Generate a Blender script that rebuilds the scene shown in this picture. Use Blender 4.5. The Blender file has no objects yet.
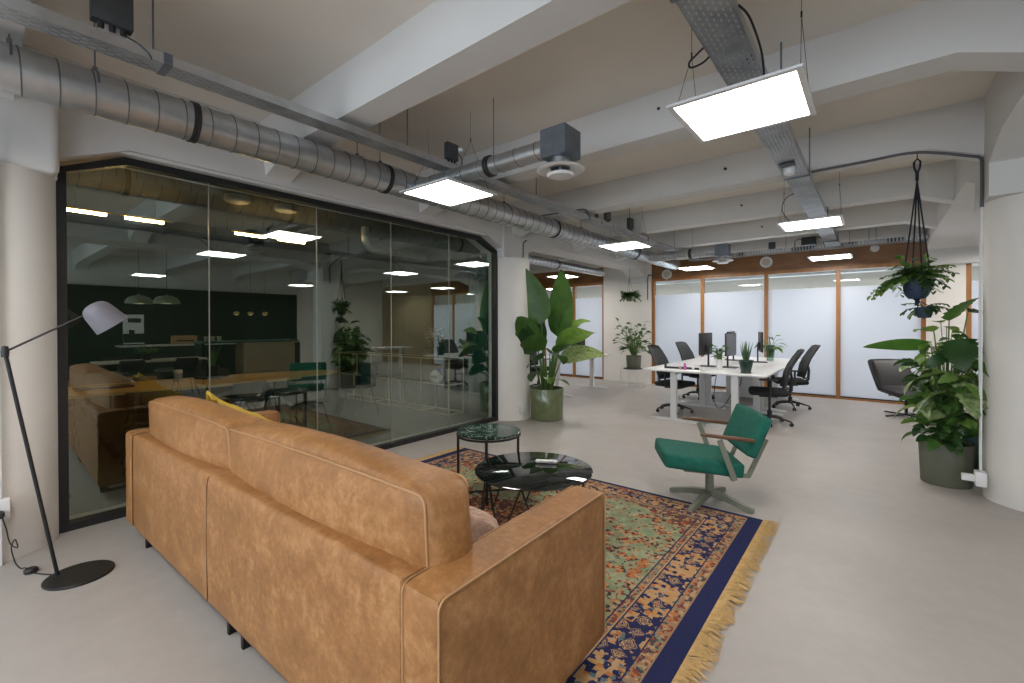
import bpy, bmesh, math, random
from mathutils import Vector, Matrix, Euler
PI = math.pi
random.seed(7)
scene = bpy.context.scene
COL = scene.collection

# ------------------------------------------------------------------ materials
def nodes_of(name):
    m = bpy.data.materials.new(name); m.use_nodes = True
    nt = m.node_tree; nt.nodes.clear()
    out = nt.nodes.new('ShaderNodeOutputMaterial')
    b = nt.nodes.new('ShaderNodeBsdfPrincipled')
    nt.links.new(b.outputs[0], out.inputs[0])
    return m, nt, b, out
def mth(nt, op, a, b=None, c=None):
    n = nt.nodes.new('ShaderNodeMath'); n.operation = op
    for i, v in enumerate((a, b, c)):
        if v is None: continue
        if isinstance(v, (int, float)): n.inputs[i].default_value = v
        else: nt.links.new(v, n.inputs[i])
    return n.outputs[0]
def ramp(nt, src, stops, const=False):
    r = nt.nodes.new('ShaderNodeValToRGB')
    if const: r.color_ramp.interpolation = 'CONSTANT'
    e = r.color_ramp.elements
    while len(e) < len(stops): e.new(0.5)
    for i, (p, c) in enumerate(stops):
        e[i].position = p; e[i].color = (*c, 1)
    nt.links.new(src, r.inputs[0]); return r.outputs[0]
def mixc(nt, fac, a, b):
    n = nt.nodes.new('ShaderNodeMix'); n.data_type = 'RGBA'
    for i, v in ((0, fac), (6, a), (7, b)):
        if isinstance(v, tuple): n.inputs[i].default_value = (*v, 1)
        elif isinstance(v, (int, float)): n.inputs[i].default_value = v
        else: nt.links.new(v, n.inputs[i])
    return n.outputs[2]
def coord(nt, scale=(1, 1, 1)):
    t = nt.nodes.new('ShaderNodeTexCoord'); mp = nt.nodes.new('ShaderNodeMapping')
    mp.inputs['Scale'].default_value = scale
    nt.links.new(t.outputs['Object'], mp.inputs[0]); return mp.outputs[0]
def noise(nt, vec, scale, detail=4, rough=.55, dist=0):
    n = nt.nodes.new('ShaderNodeTexNoise'); n.inputs['Scale'].default_value = scale
    n.inputs['Detail'].default_value = detail; n.inputs['Roughness'].default_value = rough
    n.inputs['Distortion'].default_value = dist
    nt.links.new(vec, n.inputs['Vector']); return n.outputs['Fac']
def voro(nt, vec, scale, out='Distance', feature='F1', rnd=1.0):
    n = nt.nodes.new('ShaderNodeTexVoronoi'); n.inputs['Scale'].default_value = scale
    n.feature = feature; n.inputs['Randomness'].default_value = rnd
    nt.links.new(vec, n.inputs['Vector']); return n.outputs[out]
def bump(nt, b, h, strength=.2, dist=.01):
    n = nt.nodes.new('ShaderNodeBump'); n.inputs['Strength'].default_value = strength
    n.inputs['Distance'].default_value = dist
    nt.links.new(h, n.inputs['Height']); nt.links.new(n.outputs[0], b.inputs['Normal'])
_mc = {}
def M(name, c=None, rough=.5, metal=0, var=0, vscale=6, c2=None, bmp=0, bscale=60, spec=.5, emit=None, estr=0, stretch=(1, 1, 1), coat=0):
    if name in _mc: return _mc[name]
    m, nt, b, out = nodes_of(name)
    v = coord(nt, stretch)
    if c2 is None: c2 = tuple(x * (1 - var) for x in c)
    n = noise(nt, v, vscale)
    nt.links.new(ramp(nt, n, [(.3, c2), (.7, c)]), b.inputs['Base Color'])
    b.inputs['Roughness'].default_value = rough; b.inputs['Metallic'].default_value = metal
    b.inputs['Specular IOR Level'].default_value = spec
    b.inputs['Coat Weight'].default_value = coat
    if bmp: bump(nt, b, noise(nt, v, bscale, 3), bmp, .005)
    if emit:
        b.inputs['Emission Color'].default_value = (*emit, 1); b.inputs['Emission Strength'].default_value = estr
    _mc[name] = m; return m

WHITE = M('plaster_white', (.80, .775, .735), .75, var=.05, vscale=2, bmp=.12, bscale=25)
CEIL = M('ceiling_plaster', (.82, .775, .71), .85, var=.06, vscale=1.5, bmp=.1, bscale=20)
BEAM = M('beam_plaster', (.70, .685, .67), .8, var=.05, vscale=1.5, bmp=.1, bscale=20)
BLACK = M('black_metal', (.012, .012, .013), .45, var=.1)
BLKPL = M('black_plastic', (.02, .02, .022), .5, var=.2)
CHARC = M('charcoal_mesh', (.055, .058, .065), .8, var=.3, vscale=40)
WMET = M('white_metal', (.78, .78, .78), .35, var=.02)
WLAM = M('white_laminate', (.83, .83, .83), .35, var=.02)
GREENBLK = M('deep_green_wall', (.010, .026, .017), .7, var=.25, vscale=3)
DARKIN = M('dark_interior', (.016, .030, .023), .8, var=.2, vscale=3)
GALV = M('galvanised_steel', (.56, .57, .58), .34, metal=.8, vscale=7, c2=(.42, .43, .44), bmp=.06)
SEAMST = M('seam_steel', (.13, .135, .14), .5, metal=.4, var=.2)
GALVD = M('galvanised_dark', (.20, .22, .25), .45, metal=.5, c2=(.13, .145, .17), vscale=8)
SAGE = M('sage_metal', (.20, .21, .165), .45, var=.1)
WALNUT = M('walnut', (.17, .075, .035), .4, c2=(.09, .035, .015), vscale=5, stretch=(1, 12, 12))
WALNUTX = WALNUT
OAK = M('oak_top', (.74, .50, .22), .35, c2=(.62, .39, .15), vscale=3, stretch=(10, 1, 10))
PALEOAK = M('pale_oak', (.50, .40, .26), .55, c2=(.40, .31, .19), vscale=3, stretch=(12, 12, 1))
FRAMEW = M('stained_timber', (.40, .175, .05), .4, c2=(.27, .11, .028), vscale=4, stretch=(3, 3, .6))
HEADW = M('header_plywood', (.30, .135, .042), .42, c2=(.19, .078, .021), vscale=2.2, stretch=(1, 1, 3))
TEAL = M('teal_wool', (.008, .135, .095), .9, c2=(.006, .095, .068), vscale=30, bmp=.3, bscale=300)
NAVY = M('navy_pot', (.016, .036, .075), .6, var=.2)
SOIL = M('soil', (.03, .018, .01), .95, c2=(.012, .008, .005), vscale=60)
SHADE = M('shade_grey', (.155, .15, .175), .5, var=.05)
GREYPL = M('box_grey', (.05, .055, .06), .5, var=.2)
CREAM = M('cream_metal', (.62, .54, .40), .45, var=.05)
BRASS = M('brass', (.75, .45, .12), .3, metal=.8, var=.1)

def leather():
    m, nt, b, out = nodes_of('tan_leather')
    v = coord(nt)
    n1 = noise(nt, v, 5.5, 9, .72, .3); n2 = noise(nt, v, 30, 6, .75)
    f = mth(nt, 'ADD', mth(nt, 'MULTIPLY', n1, .6), mth(nt, 'MULTIPLY', n2, .4))
    c = ramp(nt, f, [(.32, (.185, .077, .021)), (.5, (.32, .143, .045)), (.63, (.455, .235, .095))])
    nt.links.new(c, b.inputs['Base Color'])
    nt.links.new(ramp(nt, n1, [(.3, (.42,) * 3), (.7, (.58,) * 3)]), b.inputs['Roughness'])
    h = mth(nt, 'ADD', voro(nt, v, 260), mth(nt, 'MULTIPLY', noise(nt, v, 9, 5), 2.5))
    bump(nt, b, h, .22, .004)
    return m
LEATHER = leather()
SEAM = M('leather_piping', (.46, .25, .11), .55, var=.2)
SEAMD = M('leather_piping_dark', (.16, .075, .03), .6, var=.2)

def floor_mat():
    m, nt, b, out = nodes_of('poured_floor')
    v = coord(nt)
    f = mth(nt, 'ADD', mth(nt, 'MULTIPLY', noise(nt, v, .8, 6, .6), .6), mth(nt, 'MULTIPLY', noise(nt, v, 9, 6, .7), .4))
    nt.links.new(ramp(nt, f, [(.35, (.385, .355, .33)), (.65, (.455, .425, .40))]), b.inputs['Base Color'])
    nt.links.new(ramp(nt, noise(nt, v, 3, 4), [(.3, (.38,) * 3), (.7, (.5,) * 3)]), b.inputs['Roughness'])
    return m
FLOOR = floor_mat()

def tray_mat(name, along, across, pa, pc, sa, sc):
    """galvanised steel punched with rows of slots; along/across = object axes"""
    m, nt, b, out = nodes_of(name)
    t = nt.nodes.new('ShaderNodeTexCoord'); s = nt.nodes.new('ShaderNodeSeparateXYZ')
    nt.links.new(t.outputs['Object'], s.inputs[0])
    a = mth(nt, 'FRACT', mth(nt, 'DIVIDE', s.outputs[along], pa))
    row = mth(nt, 'DIVIDE', s.outputs[across], pc)
    a2 = mth(nt, 'FRACT', mth(nt, 'ADD', mth(nt, 'DIVIDE', s.outputs[along], pa), mth(nt, 'MULTIPLY', mth(nt, 'FLOOR', row), .5)))
    c = mth(nt, 'FRACT', row)
    k = mth(nt, 'MULTIPLY', mth(nt, 'LESS_THAN', a2, sa), mth(nt, 'LESS_THAN', c, sc))
    base = ramp(nt, noise(nt, coord(nt), 7), [(.3, (.22, .235, .26)), (.7, (.38, .40, .425))])
    hole = ramp(nt, noise(nt, coord(nt), 2.2, 2), [(.42, (.025, .027, .03)), (.52, (.50, .48, .45))])  # pale slots paint in light showing through the tray, patchy by noise
    nt.links.new(mixc(nt, k, base, hole), b.inputs['Base Color'])
    b.inputs['Metallic'].default_value = .45; b.inputs['Roughness'].default_value = .45
    return m
TRAYR = tray_mat('perforated_tray', 1, 0, .05, .026, .55, .28)
TRAYX = tray_mat('perforated_tray_cross', 0, 1, .05, .026, .5, .4)
TRAYL = tray_mat('perforated_tray_fine', 1, 0, .07, .022, .6, .3)

def marble_mat():
    m, nt, b, out = nodes_of('green_marble')
    v = coord(nt)
    n = noise(nt, v, 5, 6, .6, 1.4)
    n2 = noise(nt, v, 11, 5, .6, 1.2)
    k = mth(nt, 'ABSOLUTE', mth(nt, 'SUBTRACT', n, .5))
    k2 = mth(nt, 'ABSOLUTE', mth(nt, 'SUBTRACT', n2, .5))
    k3 = mth(nt, 'MINIMUM', k, mth(nt, 'ADD', k2, .012))
    nt.links.new(ramp(nt, k3, [(0, (.35, .45, .40)), (.010, (.03, .07, .055)), (.035, (.008, .018, .015)), (.3, (.006, .010, .009))]), b.inputs['Base Color'])
    b.inputs['Roughness'].default_value = .12
    return m
MARBLE = marble_mat()
def glass_top():
    m, nt, b, out = nodes_of('black_glass_top')
    b.inputs['Base Color'].default_value = (.006, .008, .008, 1); b.inputs['Roughness'].default_value = .03
    b.inputs['IOR'].default_value = 2.1
    return m
BGLASS = glass_top()

def pane_mat(name, tint, ior):
    m = bpy.data.materials.new(name); m.use_nodes = True
    nt = m.node_tree; nt.nodes.clear()
    out = nt.nodes.new('ShaderNodeOutputMaterial')
    tr = nt.nodes.new('ShaderNodeBsdfTransparent'); tr.inputs[0].default_value = (*tint, 1)
    gl = nt.nodes.new('ShaderNodeBsdfGlossy'); gl.inputs['Roughness'].default_value = 0.0
    gl.inputs[0].default_value = (.92, 1, .95, 1)
    ge = nt.nodes.new('ShaderNodeNewGeometry'); dt = nt.nodes.new('ShaderNodeVectorMath'); dt.operation = 'DOT_PRODUCT'
    nt.links.new(ge.outputs['Normal'], dt.inputs[0]); nt.links.new(ge.outputs['Incoming'], dt.inputs[1])
    f0 = ((ior - 1) / (ior + 1)) ** 2
    sch = mth(nt, 'ADD', f0, mth(nt, 'MULTIPLY', mth(nt, 'POWER', mth(nt, 'SUBTRACT', 1.0, mth(nt, 'ABSOLUTE', dt.outputs['Value'])), 5), 1 - f0))
    mx = nt.nodes.new('ShaderNodeMixShader')
    nt.links.new(sch, mx.inputs[0]); nt.links.new(tr.outputs[0], mx.inputs[1]); nt.links.new(gl.outputs[0], mx.inputs[2])
    nt.links.new(mx.outputs[0], out.inputs[0]); return m
GLASS = pane_mat('tinted_glass', (.84, .90, .86), 2.35)
CLEAR = pane_mat('clear_glass', (.92, .95, .95), 1.5)
def frosted():
    m = bpy.data.materials.new('frosted_film'); m.use_nodes = True
    nt = m.node_tree; nt.nodes.clear()
    out = nt.nodes.new('ShaderNodeOutputMaterial')
    d = nt.nodes.new('ShaderNodeBsdfDiffuse'); d.inputs[0].default_value = (.70, .74, .80, 1)
    t = nt.nodes.new('ShaderNodeBsdfTranslucent'); t.inputs[0].default_value = (.88, .91, .97, 1)
    g = nt.nodes.new('ShaderNodeBsdfGlossy'); g.inputs['Roughness'].default_value = .35
    mx = nt.nodes.new('ShaderNodeMixShader'); mx.inputs[0].default_value = .45
    m2 = nt.nodes.new('ShaderNodeMixShader'); m2.inputs[0].default_value = .06
    nt.links.new(d.outputs[0], mx.inputs[1]); nt.links.new(t.outputs[0], mx.inputs[2])
    nt.links.new(mx.outputs[0], m2.inputs[1]); nt.links.new(g.outputs[0], m2.inputs[2])
    nt.links.new(m2.outputs[0], out.inputs[0]); return m
FROST = frosted()
def emitter(name, c, s):
    m = bpy.data.materials.new(name); m.use_nodes = True
    nt = m.node_tree; nt.nodes.clear()
    out = nt.nodes.new('ShaderNodeOutputMaterial'); e = nt.nodes.new('ShaderNodeEmission')
    e.inputs[0].default_value = (*c, 1); e.inputs[1].default_value = s
    nt.links.new(e.outputs[0], out.inputs[0]); return m
PANEL_E = 25.0
LED = emitter('panel_diffuser', (1, .955, .90), PANEL_E)
WARM = emitter('warm_tube', (1, .60, .24), 85)
DAYL = emitter('overcast_window_sky', (.80, .88, 1.0), 5.0)

def rug_mat(W, H):
    m, nt, b, out = nodes_of('persian_rug_pile')
    t = nt.nodes.new('ShaderNodeTexCoord'); s = nt.nodes.new('ShaderNodeSeparateXYZ')
    nt.links.new(t.outputs['Object'], s.inputs[0])
    X, Y = s.outputs[0], s.outputs[1]
    ax, ay = mth(nt, 'ABSOLUTE', X), mth(nt, 'ABSOLUTE', Y)
    dx = mth(nt, 'SUBTRACT', W / 2, ax)
    dy = mth(nt, 'MULTIPLY', mth(nt, 'ADD', mth(nt, 'SUBTRACT', H / 2, ay), .045), 1.15)
    d = mth(nt, 'MINIMUM', dx, dy)
    cb = nt.nodes.new('ShaderNodeCombineXYZ'); nt.links.new(ax, cb.inputs[0]); nt.links.new(ay, cb.inputs[1])
    v = cb.outputs[0]
    navy, cream, orange, red, tan, green, sage = (.009, .018, .082), (.47, .31, .17), (.48, .17, .05), (.26, .055, .03), (.33, .21, .12), (.16, .23, .13), (.25, .31, .19)
    warp = noise(nt, v, 24, 2)
    # field: sage ground crowded with small red, orange and cream florets
    def sep(col):
        q = nt.nodes.new('ShaderNodeSeparateColor'); nt.links.new(col, q.inputs[0]); return q.outputs[0]
    def vor(vec, scale, out, metric, rnd, feat='F1'):
        n = nt.nodes.new('ShaderNodeTexVoronoi'); n.inputs['Scale'].default_value = scale; n.distance = metric; n.feature = feat
        n.inputs['Randomness'].default_value = rnd; nt.links.new(vec, n.inputs['Vector']); return n.outputs[out]
    petals = ramp(nt, sep(voro(nt, v, 42, 'Color')), [(0, red), (.26, orange), (.46, (.05, .035, .04)), (.62, cream), (.76, sage), (.88, tan)], True)
    ground = ramp(nt, noise(nt, v, 9, 6, .75), [(.35, green), (.5, (.25, .30, .18)), (.65, (.40, .42, .28))])
    jit = mth(nt, 'MULTIPLY', mth(nt, 'SUBTRACT', noise(nt, v, 30, 3, .7), .5), .9)
    flor = mth(nt, 'LESS_THAN', mth(nt, 'ADD', voro(nt, v, 10, 'Distance'), jit), .47)
    tiny = mth(nt, 'LESS_THAN', mth(nt, 'ADD', voro(nt, v, 26, 'Distance'), mth(nt, 'MULTIPLY', jit, .6)), .34)
    field = mixc(nt, flor, mixc(nt, tiny, ground, petals), petals)
    r = mth(nt, 'ADD', mth(nt, 'POWER', mth(nt, 'DIVIDE', ax, W / 2 - .36), 2.6), mth(nt, 'POWER', mth(nt, 'DIVIDE', ay, H / 2 - .22), 2.6))
    rw = mth(nt, 'ADD', r, mth(nt, 'MULTIPLY', mth(nt, 'SUBTRACT', noise(nt, v, 6, 3), .5), 1.2))
    dens = mixc(nt, mth(nt, 'LESS_THAN', mth(nt, 'ADD', voro(nt, v, 20), mth(nt, 'MULTIPLY', jit, .5)), .62), (.12, .06, .06), petals)
    field = mixc(nt, mth(nt, 'GREATER_THAN', rw, 1.12), field, dens)
    med = mth(nt, 'LESS_THAN', mth(nt, 'ADD', mth(nt, 'ADD', mth(nt, 'POWER', mth(nt, 'DIVIDE', ax, .55), 2), mth(nt, 'POWER', mth(nt, 'DIVIDE', ay, .38), 2)), mth(nt, 'MULTIPLY', warp, .5)), 1.1)
    field = mixc(nt, med, field, dens)
    # main border: navy ground, blocky cream and orange palmettes
    wv = nt.nodes.new('ShaderNodeVectorMath'); wv.operation = 'ADD'; nt.links.new(v, wv.inputs[0])
    wn = nt.nodes.new('ShaderNodeTexNoise'); wn.inputs['Scale'].default_value = 26; nt.links.new(v, wn.inputs['Vector'])
    ws = nt.nodes.new('ShaderNodeVectorMath'); ws.operation = 'SCALE'; ws.inputs['Scale'].default_value = .030; nt.links.new(wn.outputs['Color'], ws.inputs[0]); nt.links.new(ws.outputs[0], wv.inputs[1])
    vw = wv.outputs[0]
    big = vor(vw, 11, 'Distance', 'MANHATTAN', .35)
    small_ = vor(vw, 40, 'Distance', 'CHEBYCHEV', .6)
    hue = sep(vor(vw, 11, 'Color', 'MANHATTAN', .35)); hue2 = sep(vor(vw, 40, 'Color', 'CHEBYCHEV', .6))
    mot = ramp(nt, hue2, [(0, cream), (.30, (.50, .27, .10)), (.52, navy), (.74, orange), (.88, (.10, .16, .18))], True)
    rings = ramp(nt, big, [(0, orange), (.12, navy), (.20, cream), (.27, navy), (.34, (.50, .30, .13)), (.44, navy), (.52, tan), (.58, navy)], True)
    border = mixc(nt, mth(nt, 'GREATER_THAN', hue, .45), rings, mot)
    border = mixc(nt, mth(nt, 'LESS_THAN', small_, .23), border, mot)
    guard = ramp(nt, sep(voro(nt, v, 60, 'Color')), [(0, tan), (.26, red), (.44, cream), (.60, (.06, .06, .07)), (.74, orange), (.86, (.20, .22, .15))], True)
    # bands by distance from the edge
    def band(prev, lo, col): return mixc(nt, mth(nt, 'GREATER_THAN', d, lo), prev, col)
    c = mixc(nt, mth(nt, 'GREATER_THAN', d, .098), navy, tan)
    c = band(c, .106, guard); c = band(c, .165, navy); c = band(c, .172, border)
    c = band(c, .335, navy); c = band(c, .343, cream); c = band(c, .351, guard); c = band(c, .388, navy); c = band(c, .396, field)
    fine = noise(nt, t.outputs['Object'], 160, 2)
    c = mixc(nt, mth(nt, 'MULTIPLY', fine, .18), c, (.14, .10, .08))
    nt.links.new(c, b.inputs['Base Color'])
    b.inputs['Roughness'].default_value = .95; b.inputs['Specular IOR Level'].default_value = .15
    bump(nt, b, noise(nt, t.outputs['Object'], 220, 2), .5, .004)
    return m
def leafmat(name, c, c2, vs=5, rough=.4, stripe=None):
    m, nt, b, out = nodes_of(name)
    v = coord(nt)
    f = noise(nt, v, vs, 3)
    nt.links.new(ramp(nt, f, [(.35, c2), (.65, c)]), b.inputs['Base Color'])
    b.inputs['Roughness'].default_value = rough
    tr = nt.nodes.new('ShaderNodeBsdfTranslucent'); tr.inputs[0].default_value = (c[0] * 1.3, c[1] * 1.5, c[2], 1)
    mx = nt.nodes.new('ShaderNodeMixShader'); mx.inputs[0].default_value = .2
    nt.links.new(b.outputs[0], mx.inputs[1]); nt.links.new(tr.outputs[0], mx.inputs[2]); nt.links.new(mx.outputs[0], out.inputs[0])
    return m
LEAF = leafmat('leaf_green', (.075, .17, .03), (.03, .085, .018))
LEAFD = leafmat('leaf_dark', (.035, .095, .025), (.018, .05, .014))
LEAFL = leafmat('leaf_light', (.19, .30, .06), (.08, .17, .03), 12)
LEAFV = leafmat('leaf_variegated', (.40, .46, .22), (.07, .15, .04), 26)
STEMG = M('stem_green', (.13, .22, .05), .5, c2=(.07, .14, .03))
STEMB = M('stem_brown', (.12, .08, .05), .8, var=.3)

# ------------------------------------------------------------------ mesh builder
class MB:
    def __init__(s): s.bm = bmesh.new()
    def box(s, c, d, rot=None, bev=0, seg=2):
        r = bmesh.ops.create_cube(s.bm, size=1)
        vs = r['verts']
        mt = Matrix.Translation(c) @ (rot.to_matrix().to_4x4() if rot else Matrix.Identity(4)) @ Matrix.Diagonal((*d, 1))
        bmesh.ops.transform(s.bm, matrix=mt, verts=vs)
        if bev:
            es = list({e for v in vs for e in v.link_edges})
            bmesh.ops.bevel(s.bm, geom=es, offset=bev, segments=seg, affect='EDGES', profile=.6)
        return s
    def bx(s, x0, x1, y0, y1, z0, z1, bev=0, seg=2):
        return s.box(((x0 + x1) / 2, (y0 + y1) / 2, (z0 + z1) / 2), (abs(x1 - x0), abs(y1 - y0), abs(z1 - z0)), None, bev, seg)
    def bar(s, p, q, w, h=None, bev=0):
        p, q = Vector(p), Vector(q); d = q - p; h = h or w
        return s.box((p + q) / 2, (w, h, d.length), d.to_track_quat('Z', 'Y').to_euler(), bev)
    def tube(s, pts, r, seg=8, closed=False, cap=True):
        P = [Vector(p) for p in pts]; n = len(P); rings = []
        rr = r if isinstance(r, (list, tuple)) else [r] * n
        t0 = (P[1] - P[0]).normalized()
        up = Vector((0, 0, 1)) if abs(t0.z) < .9 else Vector((1, 0, 0))
        a = t0.cross(up).normalized()
        for i in range(n):
            if closed: t = (P[(i + 1) % n] - P[i - 1]).normalized()
            else: t = (P[min(i + 1, n - 1)] - P[max(i - 1, 0)]).normalized()
            a = (a - t * a.dot(t)).normalized(); b = t.cross(a)
            rings.append([s.bm.verts.new(P[i] + (a * math.cos(2 * PI * k / seg) + b * math.sin(2 * PI * k / seg)) * rr[i]) for k in range(seg)])
        m = n if closed else n - 1
        for i in range(m):
            A, B = rings[i], rings[(i + 1) % n]
            for k in range(seg): s.bm.faces.new((A[k], A[(k + 1) % seg], B[(k + 1) % seg], B[k]))
        if cap and not closed:
            s.bm.faces.new(rings[0][::-1]); s.bm.faces.new(rings[-1])
        return s
    def lathe(s, prof, c=(0, 0, 0), seg=32, sx=1, sy=1, axis=None):
        """prof = [(r,z)...] ; closes at r=0"""
        mt = Matrix.Translation(c)
        if axis is not None: mt = mt @ Vector(axis).to_track_quat('Z', 'Y').to_matrix().to_4x4()
        rings = []
        for r, z in prof:
            if r < 1e-5: rings.append([s.bm.verts.new(mt @ Vector((0, 0, z)))])
            else: rings.append([s.bm.verts.new(mt @ Vector((r * sx * math.cos(2 * PI * k / seg), r * sy * math.sin(2 * PI * k / seg), z))) for k in range(seg)])
        for A, B in zip(rings, rings[1:]):
            for k in range(seg):
                k2 = (k + 1) % seg
                if len(A) == 1 and len(B) == 1: continue
                if len(A) == 1: f = (A[0], B[k2], B[k])
                elif len(B) == 1: f = (A[k], A[k2], B[0])
                else: f = (A[k], A[k2], B[k2], B[k])
                try: s.bm.faces.new(f)
                except ValueError: pass
        return s
    def prism(s, poly, axis, a, b):
        """poly of 2-D points in the two remaining axes (cyclic order y,z / x,z / x,y) extruded from a to b"""
        def P(u, v, w):
            return {'x': (w, u, v), 'y': (u, w, v), 'z': (u, v, w)}[axis]
        A = [s.bm.verts.new(P(u, v, a)) for u, v in poly]; B = [s.bm.verts.new(P(u, v, b)) for u, v in poly]
        n = len(poly)
        for i in range(n): s.bm.faces.new((A[i], A[(i + 1) % n], B[(i + 1) % n], B[i]))
        s.bm.faces.new(A[::-1]); s.bm.faces.new(B); return s
    def rbox(s, c, d, r=.04, puff=0, n=8, rot=None):
        """soft box: rounded edges, faces swelling by puff"""
        dx, dy, dz = d[0] / 2, d[1] / 2, d[2] / 2
        g = {}
        def vert(i, j, k):
            key = (i, j, k)
            if key in g: return g[key]
            q = [(2 * i / n - 1), (2 * j / n - 1), (2 * k / n - 1)]
            # concentrate samples towards the edges
            q = [math.copysign(abs(x) ** .55, x) if abs(x) < 1 else x for x in q]
            p = Vector((q[0] * dx, q[1] * dy, q[2] * dz))
            rr = min(r, dx * .98, dy * .98, dz * .98)
            inn = Vector((max(-dx + rr, min(dx - rr, p.x)), max(-dy + rr, min(dy - rr, p.y)), max(-dz + rr, min(dz - rr, p.z))))
            o = p - inn
            if o.length > 1e-9: p = inn + o.normalized() * rr
            if puff:
                w = [1 - x * x for x in q]
                if i in (0, n): p.x += math.copysign(puff * w[1] * w[2], q[0])
                if j in (0, n): p.y += math.copysign(puff * w[0] * w[2], q[1])
                if k in (0, n): p.z += math.copysign(puff * w[0] * w[1], q[2])
            if rot: p.rotate(rot)
            g[key] = s.bm.verts.new(p + Vector(c)); return g[key]
        for a in range(n):
            for b2 in range(n):
                for side in (0, n):
                    fl = (lambda t: t if side else t[::-1])
                    for mk in (lambda u, v: vert(side, u, v), lambda u, v: vert(v, side, u), lambda u, v: vert(u, v, side)):
                        q = (mk(a, b2), mk(a + 1, b2), mk(a + 1, b2 + 1), mk(a, b2 + 1))
                        try: s.bm.faces.new(fl(q))
                        except ValueError: pass
        return s
    def leaf(s, base, d, L, W, droop=.3, fold=.25, n=7, tip=1.0, up=None, split=0, wave=0, roll=0):
        """a leaf blade: starts at base, runs along d, droops under its weight, folded on its midrib"""
        d = Vector(d).normalized(); up = Vector(up or (0, 0, 1))
        side = d.cross(up)
        if side.length < .05: side = d.cross(Vector((1, 0, 0)))
        side.normalize()
        if roll: side.rotate(Matrix.Rotation(roll, 3, d))
        nn = side.cross(d).normalized(); p = Vector(base); rows = []
        step = L / n; ang = droop / n; dd = d.copy()
        for i in range(n + 1):
            t = i / n
            w = W * .5 * (math.sin(PI * min(1, t ** (.75 * tip))) ** .7 if 0 < t < 1 else 0)
            if split and i % 2 and 0 < i < n: w *= (1 - split)
            nn = side.cross(dd).normalized()
            lift = nn * (abs(w) * fold); wv = nn * (wave * math.sin(t * 9) * W)
            rows.append([s.bm.verts.new(p - side * w + lift + wv), s.bm.verts.new(p - side * w * .5 + lift * .45), s.bm.verts.new(p), s.bm.verts.new(p + side * w * .5 + lift * .45), s.bm.verts.new(p + side * w + lift - wv)])
            dd.rotate(Matrix.Rotation(-ang, 3, side)) if True else None
            p = p + dd * step
        for A, B in zip(rows, rows[1:]):
            for k in range(4): s.bm.faces.new((A[k], A[k + 1], B[k + 1], B[k]))
        return s
    def build(s, name, mat, parent=None, smooth=True, loc=None):
        bmesh.ops.recalc_face_normals(s.bm, faces=s.bm.faces)
        me = bpy.data.meshes.new(name); s.bm.to_mesh(me); s.bm.free()
        if isinstance(mat, (list, tuple)):
            for m in mat: me.materials.append(m)
        else: me.materials.append(mat)
        if smooth:
            me.polygons.foreach_set('use_smooth', [True] * len(me.polygons))
            try: me.set_sharp_from_angle(angle=math.radians(38))
            except Exception: pass
        o = bpy.data.objects.new(name, me); COL.objects.link(o)
        if parent: o.parent = parent
        if loc: o.location = loc
        return o

def thing(name, label, cat, loc=(0, 0, 0), rz=0, group=None):
    o = bpy.data.objects.new(name, None); COL.objects.link(o)
    o.empty_display_size = .1
    o.location = loc; o.rotation_euler = (0, 0, rz); o['label'] = label; o['category'] = cat
    if group: o['group'] = group
    return o
def tag(o, label, cat, group=None, kind=None):
    o['label'] = label; o['category'] = cat
    if group: o['group'] = group
    if kind: o['kind'] = kind
    return o
def S(o):
    o['kind'] = 'structure'; return o
def kids(o): return [c for c in COL.objects if c.parent is o]
def dup(root, loc=None, rz=None, label=None, group=None, parent=None):
    r = root.copy(); COL.objects.link(r)
    if loc is not None: r.location = loc
    if rz is not None: r.rotation_euler = (0, 0, rz)
    if label: r['label'] = label
    if group: r['group'] = group
    if parent: r.parent = parent
    for c in kids(root): dup(c, parent=r)
    return r
def arc(c, r, a0, a1, n, plane='xz'):
    out = []
    for i in range(n + 1):
        a = a0 + (a1 - a0) * i / n; u, v = r * math.cos(a), r * math.sin(a)
        out.append({'xz': (c[0] + u, c[1], c[2] + v), 'yz': (c[0], c[1] + u, c[2] + v), 'xy': (c[0] + u, c[1] + v, c[2])}[plane])
    return out

# ------------------------------------------------------------------ room shell
X0, X1, Y0, Y1 = -5.6, 11.2, -3.6, 14.2
ZC, ZB = 3.40, 3.07
S(MB().bx(X0, X1 + .2, Y0 - .2, Y1, -.1, 0).build('floor', FLOOR, smooth=False))
S(MB().bx(X0, X1 + .2, Y0 - .2, Y1, ZC, ZC + .12).build('ceiling', CEIL, smooth=False))
S(MB().bx(X1, X1 + .15, Y0, Y1, 0, ZC).build('wall_right', WHITE, smooth=False))
S(MB().bx(X0 - .15, X0, Y0, Y1, 0, ZC).build('wall_left', DARKIN, smooth=False))
wf = MB().bx(X0, X1, Y1 - .1, Y1, 0, .4).bx(X0, X1, Y1 - .1, Y1, 2.2, ZC)
for xa_ in (X0, -.6, 5.0, 10.6): wf.bx(xa_, xa_ + .6, Y1 - .1, Y1, .4, 2.2)
S(wf.build('wall_far', WHITE, smooth=False))
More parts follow.
